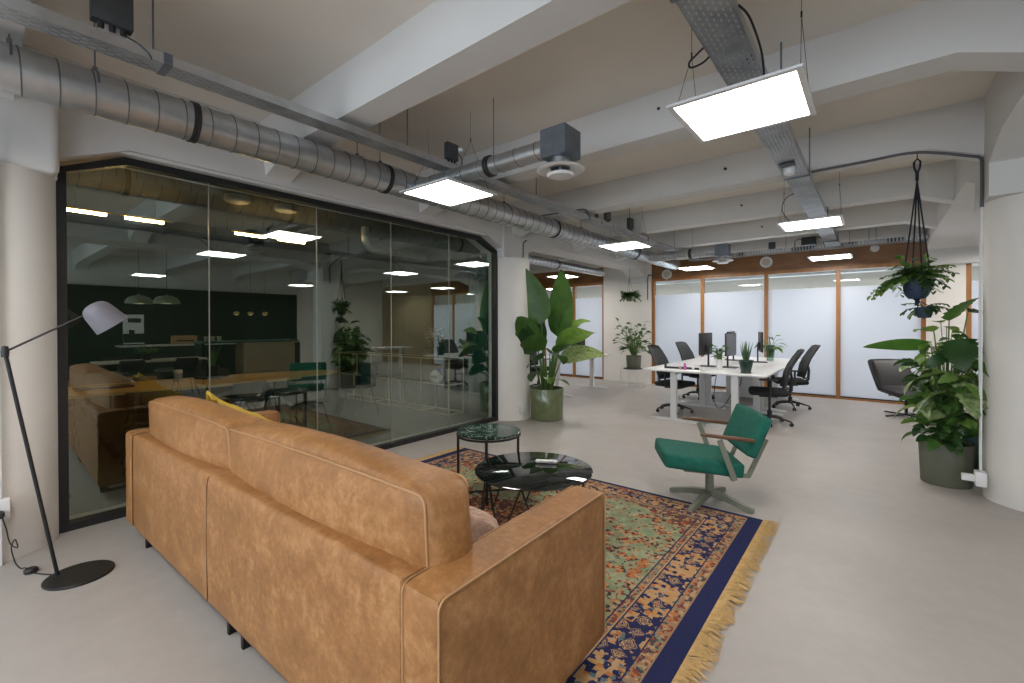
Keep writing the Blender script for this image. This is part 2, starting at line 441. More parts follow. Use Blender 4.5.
for i_, (xa_, xb_) in enumerate(((-5.0, -.6), (0, 5.0), (5.6, 10.6))):  # unseen windows added to light the frosted panes from behind
    f_ = MB()
    for k_ in range(4):
        xx = xa_ + .03 + (xb_ - xa_ - .06) * k_ / 3; f_.bx(xx - .03, xx + .03, Y1 - .08, Y1 - .02, .4, 2.2)
    for zz in (.43, 2.17): f_.bx(xa_, xb_, Y1 - .08, Y1 - .02, zz - .03, zz + .03)
    w_ = S(f_.build('window_%d' % (8 + i_), FRAMEW, smooth=False))
    S(MB().bx(xa_, xb_, Y1 - .055, Y1 - .045, .4, 2.2).build('pane', CLEAR, w_, smooth=False))
# dark green kitchen lining on the right wall
S(MB().bx(X1 - .12, X1, .4, 7.4, 0, 2.55).build('trim_1', GREENBLK, smooth=False))
# wall behind the camera with three wide windows
wb = MB(); ywl = Y0
wins = [(.8, 3.1), (3.8, 6.1), (7.0, 10.2)]
xs = X0
for a, b2 in wins:
    wb.bx(xs, a, ywl - .2, ywl, 0, ZC); wb.bx(a, b2, ywl - .2, ywl, 0, .8); wb.bx(a, b2, ywl - .2, ywl, 2.85, ZC); xs = b2
wb.bx(xs, X1, ywl - .2, ywl, 0, ZC)
S(wb.build('wall_behind', WHITE, smooth=False))
for i, (a, b2) in enumerate(wins):
    f = MB()
    for xx in (a + .03, (a + b2) / 2, b2 - .03): f.bx(xx - .03, xx + .03, ywl - .14, ywl - .06, .8, 2.85)
    for zz in (.83, 2.82): f.bx(a, b2, ywl - .14, ywl - .06, zz - .03, zz + .03)
    w = S(f.build('window_%d' % (5 + i), BLACK, smooth=False))
    S(MB().bx(a, b2, ywl - .105, ywl - .095, .8, 2.85).build('pane', CLEAR, w, smooth=False))

BY = [.10 + 1.8333 * i for i in range(-2, 7)]   # cross beams
COLX = (0, 5.6); COLY = (.10, 5.60, 11.10)
tn = 2
def cross_beam(y, xa, xb, ha=.5, hb=.36):
    """bottom with haunches sloping to the edge beams"""
    global tn
    m = MB()
    secs = [(xa, 2.90), (xa + ha, ZB), (xb - hb, ZB), (xb, 2.93)]
    rows = []
    for x, zb in secs:
        rows.append([m.bm.verts.new((x, y - .17, ZC + .01)), m.bm.verts.new((x, y - .12, zb)), m.bm.verts.new((x, y + .12, zb)), m.bm.verts.new((x, y + .17, ZC + .01))])
    for A, B in zip(rows, rows[1:]):
        for k in range(4): m.bm.faces.new((A[k], A[(k + 1) % 4], B[(k + 1) % 4], B[k]))
    m.bm.faces.new(rows[0]); m.bm.faces.new(rows[-1][::-1])
    es = [e for e in m.bm.edges if len(e.link_faces) == 2 and e.calc_face_angle(0) > .8]
    bmesh.ops.bevel(m.bm, geom=es, offset=.018, segments=3, affect='EDGES')
    S(m.build('trim_%d' % tn, BEAM)); tn += 1
for y in BY:
    cross_beam(y, .10, 5.31)
    cross_beam(y, 5.96, 11.2, .36, .36)
    if y > 5: cross_beam(y, X0, -.34, .36, .5)
def edge_beam(x0, x1, zk=2.68, zm=2.85, ym=.72):
    """runs along the columns; its soffit drops to each capital"""
    global tn
    poly = [(Y0, ZC + .01)]
    lo = [(Y0, zm)]
    for yc in COLY:
        lo += [(yc - ym, zm), (yc - .33, zk), (yc - .33, 2.53), (yc + .33, 2.53), (yc + .33, zk), (yc + ym, zm)]
    lo += [(Y1 - .1, zm)]
    poly = [(Y0, ZC + .01)] + lo + [(Y1 - .1, ZC + .01)]
    m = MB().prism(poly, 'x', x0, x1)
    es = [e for e in m.bm.edges if len(e.link_faces) == 2 and e.calc_face_angle(0) > .3]
    bmesh.ops.bevel(m.bm, geom=es, offset=.02, segments=3, affect='EDGES')
    S(m.build('trim_%d' % tn, BEAM)); tn += 1
edge_beam(-.34, .12); edge_beam(5.30, 5.98, 2.80, 2.93, .80)
for x in COLX:
    for y in COLY:
        if y > 10: continue
        cx = -.03 if x == 0 else 5.65
        m = MB().lathe([(.335, 0), (.335, 2.5), (.335, 2.54)], (cx, y, 0), 64)
        S(m.build('trim_%d' % tn, WHITE)); tn += 1
        if x == 0:   # square capital in front of the shaft
            S(MB().bx(-.36, .27 if y < 1 else .14, y - .34, y + .33, 2.53, 3.12, .05, 4).build('trim_%d' % tn, BEAM)); tn += 1

# meeting room enclosure (x<0, y<5.35)
S(MB().bx(X0, -.30, 5.36, 5.46, 0, ZC).build('wall_divider', DARKIN, smooth=False))
S(MB().bx(X0, -.14, -1.3, -1.2, 0, ZC).build('wall_meeting', DARKIN, smooth=False))
S(MB().bx(X0, -.34, -1.2, 5.36, 2.98, 3.04).build('trim_%d' % tn, M('dark_soffit', (.012, .012, .012), .9, var=.1), smooth=False)); tn += 1
S(MB().bx(-.24, -.04, Y0, -.2, 0, 2.86).build('wall_glass_side', WHITE, smooth=False))

S(MB().bx(X0, -.34, -1.2, 5.36, 0, .004).build('floor_meeting', M('dark_floor', (.10, .10, .09), .5, var=.1), smooth=False))
# black framed glass front
ya, yb, zt, zs = .43, 5.27, 2.82, 2.64
fw_ = .055
def ring(poly, poly2, x0, x1):
    m = MB(); n = len(poly)
    for xx in (0, 1): pass
    V = [[m.bm.verts.new((x, *p)) for p in pl] for x in (x0, x1) for pl in (poly, poly2)]
    o0, i0, o1, i1 = V
    for k in range(n):
        j = (k + 1) % n
        for q in ((o0[k], o0[j], i0[j], i0[k]), (o1[k], i1[k], i1[j], o1[j]), (o0[k], o1[k], o1[j], o0[j]), (i0[k], i0[j], i1[j], i1[k])): m.bm.faces.new(q)
    return m
outer = [(ya, 0), (yb, 0), (yb, zs), (yb - .40, zt), (ya + .38, zt), (ya, zs)]
inner = [(ya + fw_, fw_), (yb - fw_, fw_), (yb - fw_, zs - .02), (yb - .40 - .02, zt - fw_), (ya + .38 + .02, zt - fw_), (ya + fw_, zs - .02)]
win = S(ring(outer, inner, -.07, .02).build('window_1', BLACK, smooth=False))
joints = [ya + fw_, 1.39, 2.38, 3.32, 4.28, yb - fw_]
def ztop(y):
    if y < ya + .40: return zs - .02 + (y - ya - fw_) / (.40 - fw_) * (zt - fw_ - zs + .02)
    if y > yb - .42: return zs - .02 + (yb - fw_ - y) / (.42 - fw_) * (zt - fw_ - zs + .02)
    return zt - fw_
for i in range(5):
    a, b2 = joints[i] + (.003 if i else 0), joints[i + 1] - (.003 if i < 4 else 0)
    pts = [(a, fw_), (b2, fw_), (b2, ztop(b2))]
    if i == 4: pts += [(yb - .42, zt - fw_)]
    if i == 0: pts += [(ya + .40, zt - fw_)]
    pts += [(a, ztop(a))]
    S(MB().prism(pts, 'x', -.030, -.020).build('pane', GLASS, win, smooth=False))
    if i: S(MB().bx(-.031, -.019, joints[i] - .0035, joints[i] + .0035, fw_, zt - fw_).build('glass_joint', M('joint_seal', (.26, .25, .21), .3, spec=.5), win, smooth=False))
S(MB().bx(-.34, .09, ya - .0, yb + .0, 2.825, 2.87).build('trim_%d' % tn, BEAM, smooth=False)); tn += 1

# ------------------------------------------------------------------ timber and frosted glass partitions at the far end
YP = 11.0
def partition(n, xa, xb, posts, ztop_=3.04):
    f = MB()
    f.bx(xa, xb, YP - .05, YP + .05, 0, .035)
    for i, x in enumerate(posts): f.bx(x - .035, x + .035, YP - .05, YP + .05, .035, 2.615)
    f.bx(xa, xb, YP - .045, YP + .045, 2.56, 2.63)
    w = S(f.build('window_%d' % n, FRAMEW, smooth=False))
    S(MB().bx(xa, xb, YP - .03, YP + .03, 2.63, ztop_).build('timber_header', HEADW, w, smooth=False))
    for p, q in zip(posts, posts[1:]):
        S(MB().bx(p + .035, q - .035, YP - .008, YP + .008, .06, 2.22).build('frosted_pane', FROST, w, smooth=False))
        S(MB().bx(p + .035, q - .035, YP - .006, YP + .006, 2.225, 2.56).build('clear_pane', CLEAR, w, smooth=False))
        S(MB().bx(p + .035, q - .035, YP - .03, YP + .03, .035, .06).build('sill_bead', BLACK, w, smooth=False))
    return w
partition(2, .22, 5.30, (.26, 1.44, 2.76, 4.02, 5.27))
partition(3, 5.80, 8.1, (5.84, 6.95, 8.06))
partition(4, -5.6, -1.08, (-5.3, -4.2, -3.1, -2.05, -1.12))
S(MB().bx(-1.08, .22, YP - .12, YP + .06, 0, ZC).build('wall_pier', WHITE, smooth=False))
S(MB().bx(5.30, 5.80, YP - .12, YP + .06, 0, ZC).build('wall_pier_right', WHITE, smooth=False))
S(MB().bx(-5.6, -1.08, YP - .03, YP + .03, 3.04, ZC).build('wall_above_left', WHITE, smooth=False))
S(MB().bx(.22, 5.3, YP - .03, YP + .03, 3.04, ZC).build('wall_above', WHITE, smooth=False))
S(MB().bx(5.80, 11.2, YP - .03, YP + .03, 3.04, ZC).build('wall_above_right', WHITE, smooth=False))
m = MB()
m.bx(8.1, 11.2, YP - .02, YP + .04, 0, 3.04)
for i in range(40): m.bx(8.12 + i * .077, 8.16 + i * .077, YP - .045, YP - .02, .02, 2.6)
S(m.build('wall_slatted', PALEOAK, smooth=False))

# ------------------------------------------------------------------ light panels
def light_panel():
    t = thing('ceiling_light', '', 'ceiling light')
    MB().bx(-.32, .32, -.315, -.285, 0, .014).bx(-.32, .32, .285, .315, 0, .014).bx(-.32, -.29, -.285, .285, 0, .014).bx(.29, .32, -.285, .285, 0, .014).bx(-.29, .29, -.285, .285, .009, .014).build('frame', WMET, t, smooth=False)
    MB().bx(-.29, .29, -.285, .285, .002, .008).build('diffuser', LED, t, smooth=False)
    for sx in (-1, 1):
        m = MB()
        m.tube([(sx * .30, -.22, .014), (sx * .28, 0, .42), (sx * .28, 0, .68)], .0016, 5)
        m.tube([(sx * .30, .22, .014), (sx * .28, 0, .42)], .0016, 5)
        m.lathe([(0, 0), (.005, 0), (.005, .03), (0, .03)], (sx * .28, 0, .41), 8)
        m.build('suspension_wire', BLACK, t)
    return t
LP = light_panel(); ZP = 2.70
GL = 'square ceiling light panels'
panels = [(4.00, 2.79, 'large bright square light panel hanging under the wide perforated tray, nearest the camera'),
          (1.54, 2.83, 'square light panel hanging in front of the round spiral duct above the glass wall'),
          (3.98, 6.49, 'second light panel along the wide perforated tray, further from the camera'),
          (1.58, 6.47, 'light panel beside the narrow tray behind the duct with the square box'),
          (1.58, 10.03, 'small distant light panel in front of the timber header near the pier'),
          (3.95, 10.0, 'distant light panel in front of the middle of the timber header')]
hidden = [(8.9, 2.84), (8.9, 6.5), (6.45, 10.0), (3.985, -.6), (1.505, -.6), (8.9, -.6), (8.9, 10.0), (-2.2, 7.6), (-1.55, 9.6)]  # the panel nearest the slatted wall is an added fill for it
LP.location = (panels[0][0], panels[0][1], ZP); LP['label'] = panels[0][2]
for x, y, l in panels[1:]: dup(LP, (x, y, ZP), 0, l)
for x, y in hidden:
    dup(LP, (x, y, ZP), 0, 'square light panel hanging over the far office bay' if x < 0 else 'square light panel hanging outside the frame, seen in the glass wall or added as fill', group='light panels over the side bays' if x < 0 else 'light panels reflected in the glass')
t_ = thing('ventilation_duct', 'spiral duct in the office beyond the partition, seen through the clear strip', 'duct', (-.5, 12.0, 2.72))
MB().lathe([(0, 0), (.14, 0), (.14, 7.2), (0, 7.2)], (0, 0, 0), 32, axis=(1, 0, 0)).build('duct_pipe', GALV, t_)
for x in (-3.9, -.9, 2.5, 5.0, 7.6):
    dup(LP, (x, 12.6, ZP), 0, 'light panel in the office beyond the timber and glass partition', group='light panels beyond the partition')

# ------------------------------------------------------------------ ducts
def duct(name, label, p0, p1, r, ringstep=.147, tilt=.35, seg=40, parent=None):
    p0, p1 = Vector(p0), Vector(p1); d = p1 - p0; L = d.length
    prof = [(r * .97, 0), (r, 0)]
    z = ringstep
    m = MB(); m.lathe([(r * .9, 0), (r, 0), (r, L), (r * .9, L)], p0, seg, axis=d); nf = len(m.bm.faces)
    q = d.to_track_quat('Z', 'Y').to_matrix().to_4x4()
    k = ringstep * .5
    while k < L - .03:
        pts = [Matrix.Translation(p0) @ q @ Vector((r * 1.004 * math.cos(a), r * 1.004 * math.sin(a), k + (a / (2 * PI) - .5) * ringstep * .35)) for a in [2 * PI * i / 28 for i in range(29)]]
        m.tube(pts, .0042 if r > .09 else .003, 5)
        k += ringstep
    m.bm.faces.ensure_lookup_table()
    for f_ in m.bm.faces[nf:]: f_.material_index = 1
    o = m.build(name, [GALV, SEAMST], parent)
    return o
t = thing('ventilation_duct', 'long round spiral ventilation duct running above the glass wall', 'duct', (.965, -3.4, 2.885))
duct('duct_pipe', '', (0, 0, 0), (0, 13.9, 0), .125, parent=t)
for y in (1.0 + 3.4, 2.54 + 3.4, 5.4 + 3.4, 8.2 + 3.4):
    m = MB()
    m.lathe([(.127, -.022), (.1335, -.02), (.1335, -.008), (.129, -.005), (.129, .005), (.1335, .008), (.1335, .02), (.127, .022)], (0, y, 0), 40, axis=(0, 1, 0))
    m.build('rubber_clamp', BLKPL, t)
for y in (.17, .51, 2.25, 2.49, 4.3, 6.2, 8.1, 10):
    m = MB(); m.tube([(0, y + 3.4, .125), (0, y + 3.4, ZC - 2.885)], .004, 6)
    m.tube(arc((0, y + 3.4, 0), .13, .2, PI - .2, 14, 'xz'), .006, 6)
    m.box((0, y + 3.4, .14), (.03, .02, .035))
    m.build('hanger_rod', GALVD, t)
def branch(y, xe, z, r, label):
    t = thing('branch_duct', label, 'duct', (.965, y, z))
    L = xe - .965
    duct('duct_pipe', '', (.10, 0, 0), (L - .14, 0, 0), r, .2, parent=t)
    MB().lathe([(r, -.03), (r + .014, -.02), (r + .014, -.008), (r + .004, 0), (r + .014, .008), (r + .014, .02), (r, .03)], (L * .60, 0, 0), 36, axis=(1, 0, 0)).build('rubber_clamp', BLKPL, t)
    MB().bx(L - .14, L + .08, -.11, .11, -.105, .105, .004, 1).build('plenum_box', GALVD, t, smooth=False)
    MB().lathe([(.07, -.18), (.07, -.10)], (L - .03, 0, 0), 32).build('spigot', GALV, t)
    t2 = MB(); dz = .028
    t2.lathe([(r_, z_ + dz) for r_, z_ in ((.07, -.175), (.15, -.195), (.178, -.215), (.165, -.222), (.12, -.215), (.075, -.20), (.07, -.195))], (L - .03, 0, 0), 48)
    t2.lathe([(r_, z_ + dz) for r_, z_ in ((0, -.225), (.05, -.225), (.10, -.245), (.088, -.262), (.055, -.266), (0, -.262))], (L - .03, 0, 0), 40)
    t2.lathe([(.009, -.22), (.009, -.11)], (L - .03, 0, 0), 8)
    t2.build('air_diffuser', WMET, t)
    m = MB(); m.tube([(L * .62, 0, r), (L * .62, 0, ZC - z)], .0025, 6); m.build('hanger_wire', BLACK, t)
    return t
branch(2.82, 2.79, 2.835, .074, 'short branch duct with square box and round white air diffuser, nearest the camera')
branch(8.75, 2.46, 2.835, .085, 'distant branch duct with small square box in front of the timber header')
t = thing('ventilation_duct', 'thin spiral duct over the far bay behind the big leafed plant', 'duct', (-.62, 5.7, 2.76))
duct('duct_pipe', '', (0, 0, 0), (0, 4.2, 0), .085, .13, parent=t)
for y in (1.0, 2.2): MB().lathe([(.085, -.02), (.095, -.015), (.095, .015), (.085, .02)], (0, y, 0), 32, axis=(0, 1, 0)).build('rubber_clamp', BLKPL, t)
# elbowed duct inside the meeting room
t = thing('ventilation_duct', 'pale elbow duct inside the dark meeting room near its ceiling', 'duct', (-1.4, 4.1, 2.72))
m = MB(); pts = [(0, -.25 + .0, .26), (0, -.25, .12)] + arc((0, -.07, .12), .18, PI, 1.5 * PI, 8, 'yz')[1:] + [(0, .9, -.06)]
m.tube(pts, .06, 24); m.build('duct_pipe', GALV, t)

# ------------------------------------------------------------------ cable trays
def tray(name, label, x0, x1, y0, y1, z, h, mat, lid=False):
    t = thing(name, label, 'cable tray', ((x0 + x1) / 2, y0, z))
    w = (x1 - x0) / 2; L = y1 - y0
    m = MB().bx(-w, w, 0, L, 0, .003)
    m.build('tray_base', mat, t, smooth=False)
    for s in (-1, 1):
        MB().bx(s * w - .002, s * w + .002, 0, L, 0, h).bx(s * w - (.012 if s > 0 else 0), s * w + (.012 if s < 0 else 0), 0, L, h - .003, h).build('side_rail', GALV, t, smooth=False)
    return t
TL = tray('cable_tray', 'narrow galvanised cable tray hung beside the round duct above the glass wall', 1.395, 1.535, -3.4, 10.34, 2.945, .055, TRAYL)
for y in (.73, 3.1, 5.45, 7.5):
    m = MB(); m.bx(-.078, .078, y + 3.4 - .02, y + 3.4 + .02, -.004, .0).bx(.072, .08, y + 3.4 - .02, y + 3.4 + .02, -.004, .06); m.build('joining_clip', GALVD, TL, smooth=False)
for y in (-.4, .68, 2.42, 4.3, 6.9, 9):
    m = MB(); m.tube([(.0, y + 3.4, .0), (.0, y + 3.4, ZC - 2.945)], .005, 6); m.box((0, y + 3.4, .05), (.03, .03, .03)); m.build('hanger_rod', GALVD, TL)
TR = tray('cable_tray', 'wide perforated steel cable tray running down the ceiling above the big light panel', 3.885, 4.080, -3.4, 10.34, 2.945, .06, TRAYR)
for y in (-1, 2.0, 3.5, 5.2, 7.4, 9.6):
    m = MB(); m.tube([(.105, y + 3.4, .0), (.105, y + 3.4, ZC - 2.945)], .006, 6); m.bx(-.11, .115, y + 3.4 - .012, y + 3.4 + .012, -.012, 0); m.build('hanger_rod', GALVD, TR)
m = MB()
for k in range(5): m.tube([(-.06 + .03 * k, 0, .012), (-.065 + .032 * k, 6, .013), (-.05 + .027 * k, 13.6, .012)], .007, 6)
m.build('cables', BLKPL, TR)
# sensor on the wide tray
t = thing('ceiling_sensor', 'small white round sensor fixed under the wide perforated tray', 'sensor', (3.965, 4.82, 2.945))
MB().lathe([(0, -.07), (.045, -.07), (.055, -.04), (.055, -.006), (0, -.006)], (0, 0, 0), 28).build('housing', WMET, t)
MB().bx(-.06, .06, -.16, -.08, -.02, -.004, .004).build('mounting_plate', GREYPL, t)
# tray along the far partition
t = thing('cable_tray', 'galvanised cable tray running across the room along the top of the timber header', 'cable tray', (1.3, 10.52, 2.94))
MB().bx(0, 4.06, -.15, .15, 0, .003).build('tray_base', TRAYX, t, smooth=False)
MB().bx(0, 4.06, -.152, -.148, 0, .07).build('side_rail', TRAYX, t, smooth=False); MB().bx(0, 4.06, .148, .152, 0, .06).build('side_rail', GALV, t, smooth=False)
for x in (.6, 1.9, 3.2, 3.3): MB().tube([(x, -.1, 0), (x, -.1, ZC - 2.94)], .005, 6).build('hanger_rod', GALVD, t)

# junction boxes standing on the trays
def jbox(loc, label, s=1.0, plug=False, grp=None):
    t = thing('junction_box', label, 'junction box', loc)
    m = MB().bx(-.03 * s, .03 * s, -.075 * s, .075 * s, .05 * s, .22 * s, .006, 2)
    m.build('box_body', GREYPL, t)
    m = MB()
    for k in (-.04, 0, .04): m.lathe([(0, 0), (.013 * s, 0), (.013 * s, .03 * s), (0, .03 * s)], (0, k * s, .022 * s), 10)
    m.build('cable_glands', BLKPL, t)
    MB().bx(-.004, .004, -.05 * s, .05 * s, 0, .05 * s).build('mounting_plate', GALV, t, smooth=False)
    if plug:
        MB().lathe([(0, 0), (.02, 0), (.02, .035), (.012, .045), (0, .045)], (.03, .06, .15), 16, axis=(.7, .7, .1)).build('white_plug', WMET, t)
    MB().tube([(0, .05 * s, .03 * s), (.03, .10 * s, .0), (.04, .13 * s, -.03), (.045, .14 * s, -.06)], .004, 6).build('cable', BLKPL, t)
    return t
jbox((1.51, .50, 2.995), 'large grey junction box standing on the narrow tray at the upper left', 1.1)
jbox((1.50, 2.90, 2.995), 'grey junction box with a white plug on the narrow tray by the branch duct', .9, True)
jbox((1.50, 5.72, 2.995), 'tiny dark junction box, first of three along the narrow tray in the distance', .5)
jbox((1.50, 6.05, 2.995), 'dark junction box, middle of three along the narrow tray in the distance', .9)
jbox((1.50, 6.85, 2.995), 'dark junction box, last of three along the narrow tray in the distance', 1.0)
t = jbox((2.95, 10.45, 2.99), 'small black junction box on the far tray above the middle timber post', .8)
t.rotation_euler = (0, 0, PI / 2)
t = thing('junction_box', 'black box with looped cables on the far tray near the wide tray', 'junction box', (3.58, 10.45, 2.99))
MB().bx(-.12, .12, -.06, .06, .05, .20, .01).build('box_body', BLKPL, t)
MB().bx(-.11, .11, -.05, .05, 0, .05, .01).build('mounting_plate', WMET, t)
for s in (-1, 1): MB().tube([(s * .10, 0, .15), (s * .17, 0, .19), (s * .23, 0, .14), (s * .24, 0, .02)], .009, 6).build('cable', BLKPL, t)

# loose cables from trays to lights
def cable(name, label, pts, r=.006, mat=BLKPL, cat='cable'):
    P = [Vector(p) for p in pts]; out = []
    for i in range(len(P) - 1):
        p0, p1, p2, p3 = P[max(i - 1, 0)], P[i], P[i + 1], P[min(i + 2, len(P) - 1)]
        for k in range(6):
            u = k / 6
            out.append(.5 * ((2 * p1) + (-p0 + p2) * u + (2 * p0 - 5 * p1 + 4 * p2 - p3) * u * u + (-p0 + 3 * p1 - 3 * p2 + p3) * u ** 3))
    out.append(P[-1])
    return tag(MB().tube(out, r, 7).build(name, mat), label, cat)
cable('power_cable', 'black cable loop hanging off the left edge of the wide tray near the big light', [(3.884, 2.46, 2.95), (3.85, 2.47, 2.935), (3.80, 2.49, 2.915), (3.80, 2.52, 2.90), (3.85, 2.55, 2.92), (3.884, 2.56, 2.947)], .0055)
cable('power_cable', 'black cable dropping from the right edge of the wide tray to the big light', [(4.085, 2.3, 2.99), (4.11, 2.42, 2.98), (4.13, 2.60, 2.88), (4.12, 2.72, 2.735)], .0055)
cable('power_cable', 'thin cable hanging from the wide tray to the second light panel along it', [(3.88, 5.9, 2.96), (3.78, 6.0, 2.94), (3.72, 6.2, 2.85), (3.78, 6.4, 2.735)], .005)
cable('power_cable', 'black cable from the plugged junction box down to the light by the duct', [(1.55, 2.95, 3.1), (1.60, 2.94, 3.02), (1.60, 2.92, 2.88), (1.56, 2.9, 2.735)], .005)
# conduits
cable('electrical_conduit', 'dark conduit along the beam soffit turning down the near right column', [(4.08, 5.47, 3.045), (4.5, 5.47, 3.05), (4.87, 5.47, 3.05), (5.23, 5.47, 2.93), (5.27, 5.47, 2.91), (5.283, 5.44, 2.85), (5.283, 5.44, 2.48)], .013, M('conduit_grey', (.10, .10, .11), .5), 'conduit')
cable('electrical_conduit', 'white conduit pipe running down beside the near right column to the socket', [(5.283, 5.44, 2.48), (5.283, 5.44, 1.5), (5.283, 5.44, .22)], .007, WMET, 'conduit')
cable('electrical_conduit', 'second white conduit pipe hugging the near right column', [(5.285, 5.51, 2.3), (5.28, 5.51, 1.5), (5.285, 5.51, .22)], .006, WMET, 'conduit')
cable('electrical_conduit', 'dark bent conduit crossing from the narrow tray to the beam behind it', [(.7, 5.2, 3.05), (1.3, 5.3, 3.06), (1.48, 5.35, 3.07), (1.54, 5.36, 3.04), (1.56, 5.38, 2.96)], .010, M('conduit_grey', (.10, .10, .11), .5), 'conduit')
cable('electrical_conduit', 'dark conduit going down from the duct onto the round column by the glass', [(.40, 5.52, 2.80), (.35, 5.52, 2.78), (.33, 5.52, 2.74), (.325, 5.52, 2.54)], .010, M('conduit_grey', (.10, .10, .11), .5), 'conduit')
cable('electrical_conduit', 'dark conduit dropping onto the pale pier by the hanging plant', [(.42, 10.6, 2.72), (.30, 10.7, 2.70), (.22, 10.72, 2.66), (.21, 10.72, 2.1)], .014, M('conduit_grey', (.10, .10, .11), .5), 'conduit')
t = thing('wall_socket', 'white double socket box low on the near right column', 'socket', (5.275, 5.40, .13))
MB().bx(-.035, .035, -.045, .06, 0, .12, .008).build('socket_box', WMET, t)
MB().bx(-.115, -.035, -.02, .03, .03, .085, .006).build('plug', WMET, t)
t = thing('wall_socket', 'small white socket on the round column beside the glass wall', 'socket', (.305, 5.50, .12))
MB().bx(-.02, .03, -.04, .04, 0, .10, .006).build('socket_box', WMET, t)

# wall disc vents on the timber header
for x, z, r, l in ((.60, 2.72, .125, 'round white wall vent at the end of the timber header by the pier'), (2.76, 2.83, .12, 'round white wall vent in the middle of the timber header'), (4.58, 2.93, .07, 'small round white detector on the timber header right of the distant light')):
    t = thing('wall_vent', l, 'vent', (x, YP - .031, z))
    MB().lathe([(0, .0), (r, 0), (r, .012), (r * .8, .02), (r * .72, .012)], (0, 0, 0), 36, axis=(0, -1, 0)).build('rim', WMET, t)
    MB().lathe([(0, .008), (r * .6, .012), (r * .62, .022), (r * .3, .028), (0, .028)], (0, 0, 0), 36, axis=(0, -1, 0)).build('disc', CREAM if r > .1 else WMET, t)
# small bolts in the beams
for i, (x, y, z) in enumerate(((3.2, 3.79 - .155, 3.27), (3.27, 5.6 - .155, 3.25), (3.05, 7.43 - .155, 3.25), (3.0, 9.27 - .155, 3.25))):
    tag(MB().lathe([(0, 0), (.016, 0), (.013, .02), (0, .02)], (x, y, z), 12, axis=(0, -1, 0)).build('beam_bolt', BLACK), 'small dark bolt in the face of the concrete beam', 'bolt', 'bolts in the beam faces')

# ------------------------------------------------------------------ rug
RW, RH = 3.19, 2.46
RX0, RY1 = .735, 3.825
t = thing('persian_rug', 'large oriental rug with sage green field, navy border and yellow fringe under the coffee tables', 'rug', (RX0 + RW / 2, RY1 - RH / 2, 0))
MB().bx(-RW / 2, RW / 2, -RH / 2, RH / 2, .001, .010).build('pile', rug_mat(RW, RH), t, smooth=False)
FRG = M('fringe_cotton', (.68, .46, .20), .9, c2=(.50, .31, .11), vscale=30)
for s in (-1, 1):
    m = MB()
    for i in range(430):
        y = -RH / 2 + RH * i / 429; L = random.uniform(.06, .12)
        dy = random.gauss(0, .016) + .03 * math.sin(y * 21); w = .0038
        z0, z1 = .008, random.uniform(.003, .012)
        for j in range(2):
            a = Vector((s * RW / 2 - s * .004, y, z0)); b2 = Vector((s * (RW / 2 + L * .55), y + dy * .4, .012 + random.uniform(0, .006))); c = Vector((s * (RW / 2 + L), y + dy + random.gauss(0, .006), z1))
            v = [m.bm.verts.new(q) for q in (a + Vector((0, -w, 0)), a + Vector((0, w, 0)), b2 + Vector((0, w, 0)), b2 + Vector((0, -w, 0)), c + Vector((0, w * .6, 0)), c + Vector((0, -w * .6, 0)))]
            m.bm.faces.new(v[:4]); m.bm.faces.new((v[3], v[2], v[4], v[5]))
            dy += random.gauss(0, .01)
    m.build('fringe', FRG, t, smooth=False)

# ------------------------------------------------------------------ sofa
sofa = thing('leather_sofa', 'large tan leather three seat sofa seen from behind, on black metal feet', 'sofa', (.49, .72, 0), math.radians(1.35))
SL, SD, SH, ZF = 3.19, 1.005, .762, .115
def mod(x0, x1, nm):
    MB().rbox(((x0 + x1) / 2, .095, (SH + ZF) / 2 + .0), (x1 - x0, .19, SH - ZF), .028, .006, 10).build(nm, LEATHER, sofa)
mod(.145, SL - .165, 'back_panel')
for x0, x1 in ((0, .14), (SL - .16, SL)):
    a = MB().rbox(((x0 + x1) / 2, SD / 2 - .002, (SH + ZF) / 2), (x1 - x0, SD, SH - ZF), .026, .004, 10).build('armrest', LEATHER, sofa)
    for xs_ in (x0 + .004, x1 - .004):
        r_ = .03; zt_, zb_, y0_, y1_ = SH - .006, ZF + .01, .004, SD - .008
        path = [(xs_, y0_, zb_), (xs_, y0_, zt_ - r_)] + [(xs_, y0_ + r_ - r_ * math.cos(k), zt_ - r_ + r_ * math.sin(k)) for k in (.4, .8, 1.2, PI / 2)] + [(xs_, y1_ - r_, zt_)] + [(xs_, y1_ - r_ + r_ * math.sin(k), zt_ - r_ + r_ * math.cos(k)) for k in (.4, .8, 1.2, PI / 2)] + [(xs_, y1_, zb_)]
        MB().tube(path, .0036, 6).build('piping', SEAM, a)
MB().rbox((SL / 2, .54, .24), (SL - .28, .88, .25), .03, 0, 8).build('seat_base', LEATHER, sofa)
MB().tube([(1.545, -.0045, ZF + .03), (1.545, -.0055, .45), (1.545, -.0035, SH - .05), (1.545, .002, SH - .014), (1.545, .018, SH - .002), (1.545, .09, SH + .003)], .0028, 6).build('back_seam', SEAMD, sofa)
def cushion(name, x0, x1, y0, y1, z0, z1, puff, parent, tilt=0, r=.05):
    cx, cy, cz = (x0 + x1) / 2, (y0 + y1) / 2, (z0 + z1) / 2
    e = Euler((tilt, 0, 0))
    o = MB().rbox((0, 0, 0), (x1 - x0, y1 - y0, z1 - z0), r, puff, 14).build(name, LEATHER, parent)
    o.location = (cx, cy, cz); o.rotation_euler = e
    return o
